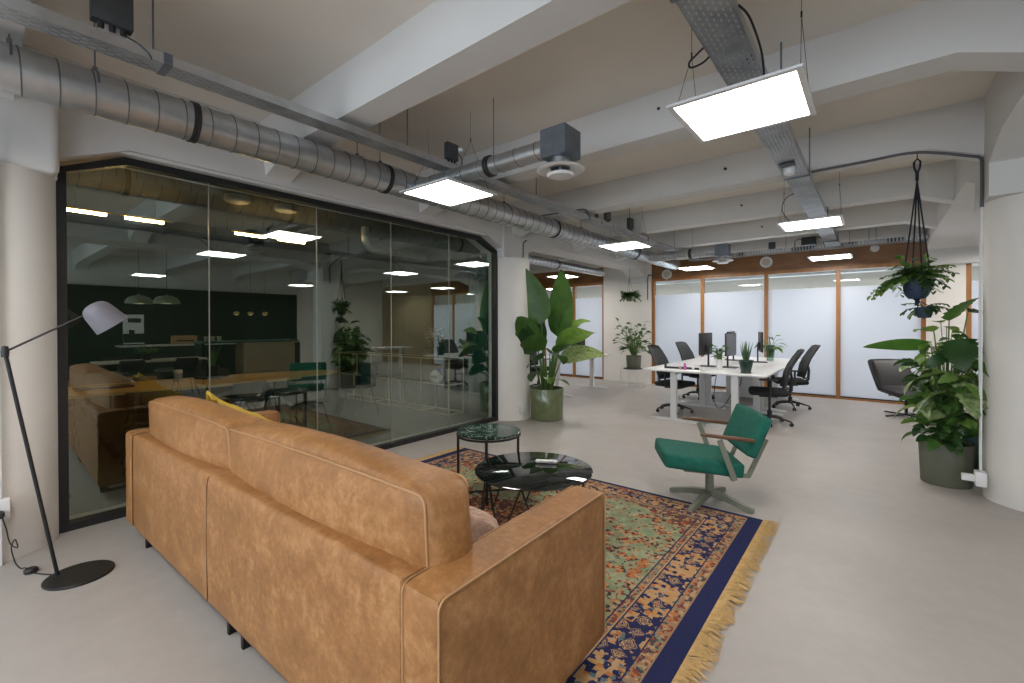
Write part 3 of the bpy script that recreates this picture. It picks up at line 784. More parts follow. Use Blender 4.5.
def border_piping(o, hx, hy, hz, face, r=.03):
    """piping loop round the back and the front face of a cushion (local coords)"""
    for s in face:
        pts = []
        y = s * (hy - .012); X, Z = hx - .012, hz - .012
        for cx, cz, a0 in ((X - r, Z - r, 0), (-X + r, Z - r, PI / 2), (-X + r, -Z + r, PI), (X - r, -Z + r, 1.5 * PI)):
            for k in range(4):
                a = a0 + k * PI / 6; pts.append((cx + r * math.cos(a), y, cz + r * math.sin(a)))
        # follow the swelling of the long sides
        q = []
        for i in range(len(pts)):
            a, b2 = Vector(pts[i]), Vector(pts[(i + 1) % len(pts)])
            n = 8 if (b2 - a).length > .1 else 1
            for k in range(n): q.append(a.lerp(b2, k / n))
        for p in q:
            p.z += math.copysign(.010 * (1 - (p.x / hx) ** 2), p.z) if abs(p.z) > Z * .8 else 0
        MB().tube(q, .0048, 6, closed=True).build('piping', SEAM, o)
cw = (SL - .30) / 2
for k in range(2):
    x0 = .142 + k * cw
    c = cushion('seat_cushion', x0 + .004, x0 + cw - .004, .20, SD - .03, .35, .475, .012, sofa)
    lx = (.155, 1.545) if k == 0 else (1.535, SL - .15)
    c = cushion('back_cushion', lx[0], lx[1], .095, .305, .49, .99, .045, sofa, tilt=math.radians(3), r=.045)
    border_piping(c, (lx[1] - lx[0]) / 2, .105, .25, (-1, 1))
def sofa_foot(x, y):
    zr = .0105 if y > .5 else 0
    m = MB().bx(x - .012, x + .012, y, y + .055, zr, ZF + .01)
    m.bx(x - .012, x + .012, y, y + .20, zr, .022)
    m.bx(x - .012, x + .012, y + .17, y + .20, zr, ZF + .01)
    m.build('leg', BLACK, sofa, smooth=False)
for x in (.28, 1.66, 1.82, SL - .28):
    sofa_foot(x, .045); sofa_foot(x, SD - .24)
# things on the sofa
t = thing('throw_blanket', 'yellow throw blanket bunched on the sofa behind its far back cushion', 'blanket', (1.08, 1.22, .47))
m = MB(); N = 26
rows = []
for i in range(N + 1):
    row = []
    for j in range(N + 1):
        u, v = i / N, j / N
        z = .10 * math.exp(-((u - .30) ** 2) / .004) * (1 - .55 * v) + .34 * math.exp(-((u - .30) ** 2) / .030) * (1 - .55 * v) + .50 * math.exp(-((u - .60) ** 2) / .06) * (1 - .4 * v) + .004 * math.sin(u * 30 + v * 5) + .004 * math.sin(v * 16 + u * 5)
        row.append(m.bm.verts.new((-.35 + .70 * u, -.13 + .36 * v + .008 * math.sin(u * 17), max(z, .02) + .012)))
    rows.append(row)
for A, B in zip(rows, rows[1:]):
    for k in range(N): m.bm.faces.new((A[k], A[k + 1], B[k + 1], B[k]))
bl = m.build('blanket_cloth', M('yellow_wool', (.62, .43, .06), .9, c2=(.50, .32, .03), vscale=12, bmp=.4, bscale=200), t)
so = bl.modifiers.new('thick', 'SOLIDIFY'); so.thickness = .012
t = tag(MB().rbox((0, 0, 0), (.34, .11, .28), .05, .035, 12, Euler((-.95, 0, .1))).build('throw_pillow', M('pink_fleece', (.58, .40, .32), .95, c2=(.42, .27, .2), vscale=25, bmp=.9, bscale=90)), 'small fluffy pinkish pillow on the sofa seat by its near arm', 'pillow')
t.location = (3.24, 1.26, .60)

# ------------------------------------------------------------------ coffee tables
t = thing('side_table', 'small round side table with green marble top on black legs, taller than the glass one', 'side table', (1.933, 2.93, .0095))
MB().lathe([(0, .535), (.265, .535), (.278, .54), (.280, .551), (.274, .557), (0, .557)], (0, 0, 0), 64).build('tabletop', MARBLE, t)
MB().lathe([(.274, .518), (.284, .518), (.284, .536), (.274, .536)], (0, 0, 0), 64).build('rim_band', BLACK, t)
for a in (-.90, PI + .75, -.90 + 1.85, 2.4):
    MB().bx(.270 * math.cos(a) - .008, .270 * math.cos(a) + .008, .270 * math.sin(a) - .008, .270 * math.sin(a) + .008, 0, .535).build('leg', BLACK, t, smooth=False)
m = MB()
for a, b2 in ((-.90, 2.4), (PI + .75, -.90 + 1.85)): m.bar((.27 * math.cos(a), .27 * math.sin(a), .012), (.27 * math.cos(b2), .27 * math.sin(b2), .012), .014)
m.build('cross_bar', BLACK, t, smooth=False)
t = thing('coffee_table', 'low round coffee table with reflective black glass top on zigzag wire legs', 'coffee table', (2.612, 2.672, .0095))
MB().lathe([(0, .405), (.425, .405), (.436, .409), (.436, .417), (.428, .421), (0, .421)], (0, 0, 0), 96).build('tabletop', BGLASS, t)
MB().lathe([(.36, .392), (.372, .392), (.372, .404), (.36, .404)], (0, 0, 0), 64).build('rim_band', BLACK, t)
m = MB(); K = 8
for k in range(K):
    a0 = 2 * PI * (k + .02) / K; a1 = 2 * PI * (k + .52) / K; a2 = 2 * PI * (k + 1.02) / K
    T = (.366 * math.cos(a1), .366 * math.sin(a1), .396)
    for a in (a0, a2): m.tube([(.405 * math.cos(a), .405 * math.sin(a), .006), T], .006, 8)
m.build('wire_base', BLACK, t)
t = thing('remote_control', 'small white remote on the black glass coffee table', 'remote', (2.62, 2.83, .4305), math.radians(30))
MB().rbox((0, 0, .014), (.17, .034, .026), .012, 0, 6).build('body', WMET, t)
MB().bx(-.05, .05, -.018, -.0172, .01, .018).build('label_strip', M('pale_grey', (.45, .45, .45), .4), t, smooth=False)

# ------------------------------------------------------------------ green swivel armchair
ch = thing('swivel_armchair', 'teal upholstered swivel armchair with wooden armrests and grey green frame', 'armchair', (3.50, 3.97, 0), math.radians(-3))
for a in (math.radians(-3), math.radians(88), math.radians(177), math.radians(264)):
    c, s_ = math.cos(a), math.sin(a); m = MB()
    rows = []
    for r_, w, z0, z1 in ((.0, .026, .06, .105), (.16, .024, .035, .082), (.335, .017, .0, .036), (.345, .016, .0, .030)):
        rows.append([m.bm.verts.new((r_ * c - e * w * s_, r_ * s_ + e * w * c, z)) for e, z in ((-1, z0), (1, z0), (1, z1), (-1, z1))])
    for A, B in zip(rows, rows[1:]):
        for k in range(4): m.bm.faces.new((A[k], A[(k + 1) % 4], B[(k + 1) % 4], B[k]))
    m.bm.faces.new(rows[0]); m.bm.faces.new(rows[-1][::-1])
    m.build('base_foot', SAGE, ch, smooth=False)
# the upper part faces -X and is turned a little; local frame: front = -x
up = Euler((0, 0, math.radians(33)))
def R3(p): v = Vector(p); v.rotate(up); return v + Vector((-.06, .0, -.028))
MB().lathe([(.0, .06), (.033, .06), (.033, .31), (.030, .335), (0, .335)], (0, 0, 0), 24).build('column', SAGE, ch)
m = MB()
for y in (-.23, .23): m.bar(R3((-.20, y, .352)), R3((.30, y, .322)), .022, .030)
m.bar(R3((-.05, -.23, .34)), R3((-.05, .23, .34)), .03); m.bar(R3((.08, -.23, .335)), R3((.08, .23, .335)), .03)
for y in (-.23, .23): m.bar(R3((.29, y, .322)), R3((.42, y, .62)), .020, .032)
m.build('seat_frame', SAGE, ch, smooth=False)
sr = Euler((0, math.radians(6), math.radians(33)))
o = MB().rbox((0, 0, 0), (.60, .56, .115), .022, .010, 12).build('seat', TEAL, ch); o.location = R3((-.05, 0, .396)); o.rotation_euler = sr
o = MB().rbox((0, 0, 0), (.085, .63, .335), .022, .008, 12).build('backrest', TEAL, ch); o.location = R3((.345, 0, .645)); o.rotation_euler = Euler((0, math.radians(22), math.radians(33)), 'XYZ')
for y in (-.32, .32):
    m = MB(); m.bar(R3((.16, y, .31)), R3((.05, y, .62)), .018, .040); m.bar(R3((.145, y, .315)), R3((.145, y * .72, .335)), .022)
    m.build('arm_support', SAGE, ch, smooth=False)
    m = MB(); m.rbox((0, 0, 0), (.40, .052, .026), .012, 0, 6, Euler((0, math.radians(5), math.radians(33))))
    o = m.build('armrest', WALNUT, ch); o.location = R3((.105, y, .642))

# ------------------------------------------------------------------ floor lamp
lamp = thing('floor_lamp', 'black floor lamp with a bent arm and grey dome shade, beside the column', 'floor lamp', (.873, .436, 0))
MB().lathe([(0, 0), (.158, 0), (.16, .003), (.16, .009), (.157, .012), (0, .012)], (0, 0, 0), 64).build('base', BLACK, lamp)
J = Vector((-.083, -.285, 1.355))
MB().tube([(-.085, -.085, .01), tuple(J)], .0095, 12).build('pole', BLACK, lamp)
MB().lathe([(0, -.03), (.016, -.03), (.018, 0), (.014, .03), (0, .035)], tuple(J), 20).build('joint', BLACK, lamp)
SB = Vector((-.06, .040, 1.565))
MB().tube([tuple(J), tuple(SB)], .0062, 10).build('arm', BLACK, lamp)
axis_ = Vector((.04, .61, -.79)).normalized()
sc_ = Vector((-.06, .066, 1.632))
o = MB().lathe([(r_ * 1.08, z_ * 1.06) for r_, z_ in ((0, 0), (.030, .003), (.052, .014), (.066, .032), (.072, .055), (.086, .158), (.0835, .158), (.0695, .056), (.063, .034), (.050, .017), (.03, .007), (0, .004))], tuple(sc_), 48, axis=axis_).build('lamp_shade', SHADE, lamp)
MB().lathe([(0, 0), (.014, 0), (.014, .04), (.028, .065), (.03, .09), (.02, .112), (0, .118)], tuple(sc_ + axis_ * .006), 24, axis=axis_).build('bulb', M('opal_bulb', (.8, .78, .72), .3), lamp)
C3 = (.40, -.045, 0)
pc = cable('power_cord', 'thin black cord from the floor lamp across the floor to the socket on the column', [(.79, .35, .012), (.70, .30, .006), (.62, .26, .006), (.55, .235, .02), (.50, .22, .006), (.44, .20, .03), (.42, .185, .12), (.425, .20, .17), (.44, .21, .12), (.415, .18, .15), (.40, .165, .24), (.385, .15, .31)], .0035, BLACK, 'cord')
for k_ in ('label', 'category'): del pc[k_]
pc.parent = lamp; pc.location = (-.873, -.436, 0)
t = tag(MB().lathe([(0, 0), (.026, 0), (.032, .008), (.032, .020), (.026, .028), (0, .028)], (.60, .255, .0), 24).build('foot_switch', BLACK), 'round black foot switch on the lamp cord on the floor', 'switch')
# socket, trunking on the left column
t = thing('wall_socket', 'white socket on the column left of the floor lamp', 'socket', (.350, .14, .30))
MB().bx(-.03, .03, -.045, .045, 0, .12, .008).build('socket_box', WMET, t)
MB().lathe([(0, 0), (.022, 0), (.02, .04), (.01, .05), (0, .05)], (.03, 0, .035), 16, axis=(1, 0, 0)).build('plug', BLKPL, t)
tag(MB().bx(.318, .350, .118, .150, 0, 2.52, .003).build('cable_trunking', WMET, smooth=False), 'white vertical cable trunking on the column behind the floor lamp', 'trunking')
tag(MB().tube([(.345, .130, 2.52), (.345, .130, 2.80)], .016, 14).build('electrical_conduit', M('conduit_grey', (.10, .10, .11), .5)), 'dark conduit above the white trunking under the round duct', 'conduit')

# ------------------------------------------------------------------ plants
def pot_round(t, r0, r1, h, mat, wall=.012, sx=1, sy=1):
    MB().lathe([(0, 0), (r0 * .96, 0), (r0, .01), (r1, h - .005), (r1 - .003, h), (r1 - wall, h), (r1 - wall, h - .05), (0, h - .05)], (0, 0, 0), 56, sx, sy).build('pot', mat, t)
    MB().lathe([(r1 - wall - .001, h - .045), (r1 * .5, h - .035), (0, h - .03)], (0, 0, 0), 32, sx, sy).build('soil', SOIL, t)
OLIVE = M('olive_glaze', (.16, .19, .09), .18, c2=(.11, .14, .06), vscale=8, coat=.5)
OLIVE2 = M('olive_matt', (.13, .135, .095), .6, var=.12)
t = thing('potted_strelitzia', 'tall bird of paradise plant in a glossy olive green round pot beside the column', 'plant', (.525, 5.87, 0))
pot_round(t, .255, .268, .49, OLIVE)
random.seed(3)
def sleaf(base, top, d, L, W, droop=.4, mat=LEAF, roll=0, fold=.18, wave=0):
    base, top = Vector(base), Vector(top)
    mid = (base + top) / 2 + Vector((0, 0, .05)) + Vector(((base - top).y, 0, 0)) * .05
    st = MB().tube([base, mid, top], [.016, .012, .007], 8).build('stem', STEMG, t)
    MB().leaf(top, d, L, W * 1.22, droop, fold, 12, .9, roll=roll, wave=wave).build('leaf', mat, t)
# view direction to the plant is about (-.57,.82); leaves set across it (screen right = (.82,.57))
def scr(px, z, dep=0):  # px = metres to the right of the pot axis as seen from the sofa, dep = towards the camera
    return Vector((px * .82 + dep * .57, px * .57 - dep * .82, z))
sleaf(scr(-.05, .40), scr(-.08, 1.50, .05), scr(-.36, 1.9, .0) - scr(-.05, 1.0, 0), .98, .40, .10, LEAF, 1.5)
sleaf(scr(.03, .40), scr(.17, 1.30, .04), Vector(scr(.04, 2.3)) - Vector(scr(.0, 1.2)), 1.08, .44, -.05, LEAF, 1.45)
sleaf(scr(.0, .40), scr(.18, 1.30, -.05), scr(.12, 1.8, -.2) - scr(0, 1, 0), .85, .40, .35, LEAF, -.9)
sleaf(scr(-.08, .40), scr(-.24, 1.02, .12), scr(-.24, 1.6, .1) - scr(0, .9, 0), .62, .27, .4, LEAFD, 1.3)
sleaf(scr(-.02, .40), scr(-.02, 1.12, .1), scr(-.36, 1.3, .2) - scr(0, 1.1, 0), .55, .30, .7, LEAF, .9)
sleaf(scr(.05, .40), scr(.18, 1.12, .1), scr(.5, 1.55, .1) - scr(0, 1.0, 0), .72, .34, 1.0, LEAFL, -.7, wave=.05)
sleaf(scr(.06, .40), scr(.22, .92, .12), scr(.6, 1.15, .05) - scr(0, .8, 0), .78, .30, 1.0, LEAFV, -.9)
sleaf(scr(-.03, .40), scr(-.05, .98, .18), scr(-.5, 1.0, .35) - scr(0, 1, 0), .40, .24, .8, LEAFD, .6)
sleaf(scr(.02, .40), scr(.05, 1.05, .18), scr(.35, 1.1, .5) - scr(0, 1, 0), .50, .28, .9, LEAF, -.4)
sleaf(scr(-.06, .40), scr(-.12, .78, .2), scr(-.3, .8, .5) - scr(0, .78, 0), .36, .20, .9, LEAFD, .4)
sleaf(scr(.04, .40), scr(.02, .66, .2), scr(.05, .95, .5) - scr(0, .7, 0), .36, .16, 1.1, LEAFL, 0)
sleaf(scr(.07, .40), scr(.10, .62, .15), scr(.4, .9, .3) - scr(0, .7, 0), .32, .12, 1.0, LEAF, 0)
sleaf(scr(.05, .40), scr(.26, 1.30, .0), scr(.45, 1.75, -.1) - scr(0, 1.0, 0), .60, .26, 1.1, LEAFL, .4, wave=.04)
sleaf(scr(-.02, .40), scr(-.08, 1.20, -.1), scr(-.1, 1.9, -.1) - scr(0, 1.0, 0), .62, .24, .3, LEAFD, .1)
sleaf(scr(.04, .40), scr(.14, 1.05, .2), scr(.3, 1.4, .3) - scr(0, 1.0, 0), .52, .26, .9, LEAF, -.1)
sleaf(scr(-.04, .40), scr(-.16, 1.2, .1), scr(-.4, 1.55, .2) - scr(0, 1.0, 0), .6, .30, .5, LEAF, 1.3)
for k in range(9):
    a = random.uniform(0, 6.28); MB().tube([(.06 * math.cos(a), .06 * math.sin(a), .38), (.10 * math.cos(a), .10 * math.sin(a), random.uniform(.7, 1.1))], [.017, .008], 7).build('stem', STEMG, t)

def bushy(t, c, n, L, W, spread, up_, mats, rnd, droop=1.0, stem=True, n_long=0, split=0, rise=(.2, .9), low=.0):
    """many leaves on thin stems growing from c"""
    rnd = random.Random(rnd)
    mbs = [MB() for _ in mats]; sm = MB()
    for i in range(n):
        a = rnd.uniform(0, 2 * PI); el = rnd.uniform(*rise); rr = spread * rnd.uniform(.25, 1)
        tip = Vector(c) + Vector((math.cos(a) * rr, math.sin(a) * rr, up_ * el * rnd.uniform(.6, 1.0) + low))
        mid = Vector(c) * .55 + tip * .45 + Vector((0, 0, up_ * .12))
        if stem: sm.tube([Vector(c) + Vector((math.cos(a) * .03, math.sin(a) * .03, 0)), mid, tip], [.006, .004, .003], 5)
        d = Vector((math.cos(a + rnd.gauss(0, .5)), math.sin(a + rnd.gauss(0, .5)), rnd.uniform(-.25, .6)))
        s_ = rnd.uniform(.6, 1.1)
        mbs[rnd.randrange(len(mats))].leaf(tip, d, L * s_, W * s_, droop * rnd.uniform(.4, 1.2), rnd.uniform(.1, .4), 6 if not split else 9, .9, split=split, roll=rnd.gauss(0, .5))
    if stem: sm.build('stems', STEMG, t)
    for mb, mt in zip(mbs, mats): mb.build('foliage', mt, t)

# oval planter by the right column
t = thing('potted_monstera', 'leafy monstera plant in a matt olive oval planter beside the near right column', 'plant', (5.10, 5.80, 0), math.radians(12))
MB().lathe([(0, 0), (.163, 0), (.17, .012), (.186, .385), (.184, .39), (.174, .39), (.172, .35), (0, .35)], (0, 0, 0), 64, 1.05, .95).build('pot', OLIVE2, t)
MB().lathe([(.174, .35), (.08, .362), (0, .365)], (0, 0, 0), 32, 1.05, .95).build('soil', SOIL, t)
def scr2(px, z, dep=0): # column of view here: right = (1,0) rotated; view dir approx (.09,1)
    return Vector((px * .99, -dep - px * .1, z))
bushy(t, (0, 0, .36), 60, .15, .09, .24, .40, (LEAF, LEAFD), 5, 1.1, rise=(.1, .9))
bushy(t, (0, 0, .42), 105, .19, .10, .29, 1.0, (LEAF, LEAFD, LEAFL), 8, 1.2, split=.25, rise=(.2, 1))
bushy(t, (0, -.06, .45), 16, .26, .13, .26, .60, (LEAFV, LEAF), 12, 1.3, split=.2, rise=(.2, .9))
def mleaf(top, d, L, W, droop, mat, roll=0, split=.25, base=None):
    top = Vector(top); MB().tube([Vector((0, 0, .37)), top * .5 + Vector((0, 0, .30)), top], [.010, .008, .005], 7).build('stem', STEMG, t)
    MB().leaf(top, d, L, W, droop, .12, 14, .8, roll=roll, split=split).build('leaf', mat, t)
bushy(t, (0, 0, .75), 60, .20, .11, .26, .80, (LEAF, LEAFD, LEAFL), 18, 1.2, split=.2, rise=(.1, 1))
mleaf(scr2(-.12, 1.28, .05), (-.95, -.15, .10), .58, .15, .35, LEAF, .9, 0)
mleaf(scr2(.02, 1.52, 0), (.15, -.35, .55), .34, .24, .6, LEAF, .2)
mleaf(scr2(.14, 1.60, .02), (.55, -.5, .0), .34, .30, .9, LEAFD, -.2)
mleaf(scr2(.05, 1.36, .12), (-.2, -.7, -.5), .36, .28, .7, LEAFD, .2)
mleaf(scr2(-.12, 1.02, .15), (-.8, -.4, .05), .46, .13, 1.0, LEAFV, .6)
mleaf(scr2(-.06, .88, .2), (-.75, -.5, -.05), .42, .12, .7, LEAFV, .6)
mleaf(scr2(.04, .98, .22), (.1, -.7, -.7), .36, .22, .4, LEAFV, 0)
mleaf(scr2(.16, 1.12, .10), (.8, -.5, -.3), .34, .24, .8, LEAF, 0)
mleaf(scr2(-.10, 1.42, .05), (-.5, -.4, .35), .30, .16, 1.0, LEAFL, .3)
mleaf(scr2(.22, 1.26, .0), (.8, -.4, .3), .30, .20, 1.0, LEAF, 0)
# teal chair edge hidden behind planter (dark green object)
# end of monstera
t = thing('teal_planter', 'dark teal planter box half hidden between the olive planter and the column', 'planter', (5.42, 6.35, 0))
MB().bx(-.16, .16, -.16, .16, 0, .55, .02).build('box_body', M('teal_glaze', (.01, .07, .07), .3, var=.2), t)
bushy(t, (0, 0, .52), 30, .2, .12, .16, .9, (LEAFD, LEAF), 21, 1.0)

# hanging planter
t = thing('hanging_planter', 'navy pot with fern like greens hanging in a black rope sling from the beam', 'hanging plant', (4.88, 5.50, 0))
HZ = 1.72
MB().lathe([(0, 1.72), (.06, 1.725), (.085, 1.76), (.098, 1.83), (.095, 1.90), (.088, 1.90), (.088, 1.87), (0, 1.87)], (.0, 0, 0), 40).build('pot', NAVY, t)
ROPE = M('black_rope', (.018, .022, .03), .9, var=.3, vscale=80)
m = MB()
m.tube([(0, 0, 2.86), (-.02, 0, 2.92), (-.022, 0, 2.97), (0, 0, 3.0), (.022, 0, 2.97), (.02, 0, 2.92), (0, 0, 2.86)], .008, 8)
m.tube([(0, 0, 2.87), (0, 0, 2.80)], .012, 8)
for a in (.3, 1.87, 3.44, 5.01):
    q = (.10 * math.cos(a), .10 * math.sin(a)); m.tube([(0, 0, 2.80), (q[0] * .98, q[1] * .98, 1.92), (q[0] * .9, q[1] * .9, 1.79), (0, 0, 1.70)], .0065, 7)
    a2 = a + .78; q2 = (.102 * math.cos(a2), .102 * math.sin(a2)); q3 = (.10 * math.cos(a + 1.57), .10 * math.sin(a + 1.57))
    m.tube([(q[0], q[1], 1.90), (q2[0] * .95, q2[1] * .95, 1.80), (q3[0], q3[1], 1.90)], .004, 6)
m.tube([(0, 0, 1.71), (0, 0, 1.66)], .014, 8)
m.build('rope_sling', ROPE, t)
MB().tube([(0, 0, 3.0), (0, 0, 3.06)], .004, 6).build('hook', BLACK, t)
def fronds(t, c, n, L, rnd, mats, lw=.035, up_=.6, dirs=None):
    rnd = random.Random(rnd); mbs = [MB() for _ in mats]; sm = MB()
    for i in range(n):
        a = rnd.uniform(0, 2 * PI) if dirs is None else rnd.choice(dirs) + rnd.gauss(0, .35)
        l = L * rnd.uniform(.5, 1.05); e = rnd.uniform(-.1, up_ * 1.6); p = Vector(c); d = Vector((math.cos(a), math.sin(a), e)).normalized()
        pts = [p.copy()]; side = d.cross(Vector((0, 0, 1))).normalized()
        k = rnd.randrange(len(mats))
        for s_ in range(9):
            p = p + d * l / 9; d.rotate(Matrix.Rotation(-.15 * rnd.uniform(.5, 1.2), 3, side)); pts.append(p.copy())
            if s_ > 0:
                for q in (-1, 1): mbs[k].leaf(p, side * q + d * .6 + Vector((0, 0, rnd.uniform(-.3, .4))), lw * rnd.uniform(.8, 1.4), lw * .55, .4, .2, 4)
        sm.tube(pts, .0022, 4)
    sm.build('stems', STEMG, t)
    for mb, mt in zip(mbs, mats): mb.build('foliage', mt, t)
fronds(t, (0, 0, 1.90), 60, .27, 4, (LEAF, LEAFL, LEAFD), .05, 1.5)
bushy(t, (0, 0, 1.90), 40, .09, .05, .14, .26, (LEAF, LEAFL), 41, .8)
fronds(t, (-.03, -.03, 1.92), 9, .36, 9, (LEAFL, LEAF), .052, .25, dirs=[3.2, 3.5])
t2 = thing('hanging_planter', 'small dark pot hanging directly below the navy hanging pot', 'hanging plant', (4.93, 5.50, 0))
MB().lathe([(0, 1.545), (.045, 1.55), (.06, 1.60), (.058, 1.645), (.052, 1.645), (.052, 1.62), (0, 1.62)], (0, 0, 0), 32).build('pot', NAVY, t2)
m = MB()
for a in (.3, 2.4, 4.5): m.tube([(0 - .04, 0, 1.705), (.06 * math.cos(a), .06 * math.sin(a), 1.64), (0, 0, 1.54)], .004, 6)
m.build('rope_sling', ROPE, t2)
fronds(t2, (0, 0, 1.64), 12, .16, 14, (LEAF, LEAFD), .04, .5)

# plants by the pier
t = thing('plant_stand', 'low white wire plant stand in front of the pale pier', 'plant stand', (.12, 10.05, 0))
m = MB()
for sx in (-1, 1):
    for sy in (-1, 1): m.bar((sx * .22, sy * .20, 0), (sx * .22, sy * .20, .44), .014)
for z in (.02, .43):
    for s_ in (-1, 1): m.bar((-.22, s_ * .20, z), (.22, s_ * .20, z), .014); m.bar((s_ * .22, -.2, z), (s_ * .22, .2, z), .014)
m.build('wire_frame', WMET, t, smooth=False)
MB().lathe([(0, .437), (.22, .437), (.22, .452), (0, .452)], (0, 0, 0), 32).build('shelf', BLACK, t)
t = thing('potted_plant', 'bushy plant in a dark olive pot on the white wire stand', 'plant', (.14, 10.05, .454))
pot_round(t, .16, .175, .30, OLIVE2)
bushy(t, (0, 0, .28), 95, .17, .10, .42, .95, (LEAF, LEAFD, LEAF), 31, 1.1, rise=(.1, 1.0), split=.15)
t = thing('hanging_planter', 'small trailing plant in a green pot hanging in front of the pale pier', 'hanging plant', (.02, 10.1, 0))
MB().lathe([(0, 2.04), (.07, 2.05), (.11, 2.11), (.11, 2.16), (.10, 2.16), (.10, 2.13), (0, 2.13)], (0, 0, 0), 32).build('pot', M('mint_pot', (.20, .27, .18), .5, var=.1), t)
m = MB()
for a in (0, 2.1, 4.2): m.tube([(.11 * math.cos(a), .11 * math.sin(a), 2.15), (0, 0, 2.6)], .003, 5)
m.tube([(0, 0, 2.6), (0, 0, 3.38)], .003, 5); m.build('rope_sling', BLACK, t)
fronds(t, (0, 0, 2.16), 70, .27, 17, (LEAF, LEAFD), .06, 1.3)

# ------------------------------------------------------------------ desks
def desk(loc, label, sgn, grp='white sit stand desks'):
    """tabletop 0.86 deep (x), 1.84 long (y)"""
    t = thing('sit_stand_desk', label, 'desk', loc)
    MB().bx(-.43, .43, 0, 1.84, .775, .80, .006, 2).build('tabletop', WLAM, t)
    for y in (.18, 1.66):
        m = MB().bx(-.045, .045, y - .03, y + .03, .03, .74); m.bx(-.035, .035, y - .022, y + .022, .74, .76)
        m.build('leg', WMET, t, smooth=False)
        m = MB(); rows = []
        for x, h in ((-.385, .012), (-.34, .026), (-.06, .042), (.06, .042), (.34, .026), (.385, .012)):
            rows.append([m.bm.verts.new((x, y + e * .035, z)) for e, z in ((-1, 0), (1, 0), (1, h), (-1, h))])
        for A, B in zip(rows, rows[1:]):
            for k in range(4): m.bm.faces.new((A[k], A[(k + 1) % 4], B[(k + 1) % 4], B[k]))
        m.bm.faces.new(rows[0]); m.bm.faces.new(rows[-1][::-1]); m.build('foot', WMET, t, smooth=False)
        MB().bx(-.38, .38, y - .025, y + .025, .755, .775).build('support_rail', WMET, t, smooth=False)
    MB().bx(-.04, .04, .2, 1.64, .72, .76).build('cross_bar', WMET, t, smooth=False)
    return t
D = desk((2.165, 6.77, 0), 'white sit stand desk at the near end of the left row', 1)
dup(D, (3.035, 6.77, 0), 0, 'white sit stand desk nearest the black office chairs on the right')
dup(D, (2.165, 8.64, 0), 0, 'white sit stand desk behind the near one in the left row')
dup(D, (3.035, 8.64, 0), 0, 'white sit stand desk at the far end in front of the frosted glass')
dup(D, (-.62, 7.75, 0), 0, 'white sit stand desk in the far bay behind the big leafed plant')
dup(D, (7.2, 7.2, 0), 0, 'white sit stand desk in the side bay seen only in the glass wall')

def office_chair():
    t = thing('office_chair', '', 'office chair', group=None)
    for k in range(5):
        a = 2 * PI * k / 5 + .3
        m = MB(); m.tube([(0, 0, .12), (.14 * math.cos(a), .14 * math.sin(a), .105), (.29 * math.cos(a), .29 * math.sin(a), .065)], [.02, .016, .011], 8)
        leg = m.build('leg', BLKPL, t)
        m = MB()
        for e in (-.016, .016): m.lathe([(0, -.008), (.024, -.008), (.027, 0), (.024, .008), (0, .008)], (.29 * math.cos(a) - e * math.sin(a), .29 * math.sin(a) + e * math.cos(a), .0275), 16, axis=(-math.sin(a), math.cos(a), 0))
        m.tube([(.29 * math.cos(a), .29 * math.sin(a), .07), (.29 * math.cos(a), .29 * math.sin(a), .03)], .009, 6)
        m.build('caster', BLKPL, leg)
    MB().lathe([(0, .09), (.032, .09), (.032, .20), (.018, .21), (.018, .40), (.05, .42), (0, .42)], (0, 0, 0), 20).build('gas_lift', BLKPL, t)
    MB().bx(-.10, .14, -.08, .08, .405, .45, .01).build('mechanism', BLKPL, t)
    MB().rbox((.02, 0, .485), (.50, .50, .075), .034, .012, 10).build('seat', M('black_fabric', (.018, .019, .022), .9, var=.3, vscale=60), t)
    # backrest: curved mesh panel with rounded frame (faces +x)
    m = MB(); prof = [(-.20, .56, .19), (-.225, .64, .22), (-.25, .76, .23), (-.30, .89, .22), (-.37, 1.01, .20), (-.43, 1.10, .175)]
    rows = []
    for x, z, w in prof:
        rows.append([m.bm.verts.new((x + .045 * (j / 6) ** 2 * 1.0 - 0, w * j / 6, z)) for j in range(-6, 7)])
    for A, B in zip(rows, rows[1:]):
        for k in range(12): m.bm.faces.new((A[k], A[k + 1], B[k + 1], B[k]))
    br = m.build('backrest', CHARC, t); so = br.modifiers.new('thick', 'SOLIDIFY'); so.thickness = .018; so.offset = 0
    path = [(x + .047, -w, z) for x, z, w in prof] + [(prof[-1][0] + .01, -.12, 1.118), (prof[-1][0] + .01, .12, 1.118)] + [(x + .047, w, z) for x, z, w in reversed(prof)] + [(-.24, .1, .545), (-.24, -.1, .545)]
    MB().tube(path, .012, 8, closed=True).build('back_frame', BLKPL, t)
    MB().tube([(-.05, 0, .43), (-.20, 0, .44), (-.275, 0, .52), (-.285, 0, .68), (-.27, 0, .80)], [.026, .026, .024, .020, .014], 8).build('back_spine', BLKPL, t)
    for s_ in (-1, 1):
        MB().tube([(.0, s_ * .20, .44), (.0, s_ * .29, .45), (.0, s_ * .30, .52), (-.0, s_ * .30, .68)], .017, 8).rbox((.03, s_ * .30, .69), (.24, .075, .028), .013, 0, 6).build('armrest', BLKPL, t)
    return t
OC = office_chair()
OC.location = (1.92, 7.66, 0); OC.rotation_euler = (0, 0, math.radians(-8)); OC['label'] = 'black office chair at the near left desk, its back to the plant stand'
dup(OC, (1.80, 9.40, 0), math.radians(-14), 'black office chair behind the near left one, tucked at the far left desk')
dup(OC, (3.36, 7.62, 0), math.radians(192), 'black office chair at the near right desk, turned away from the camera')
dup(OC, (3.42, 9.25, 0), math.radians(200), 'black office chair by the frosted glass at the far right desk')
dup(OC, (-1.42, 8.35, 0), math.radians(0), 'black office chair in the far bay behind the big leafed plant')

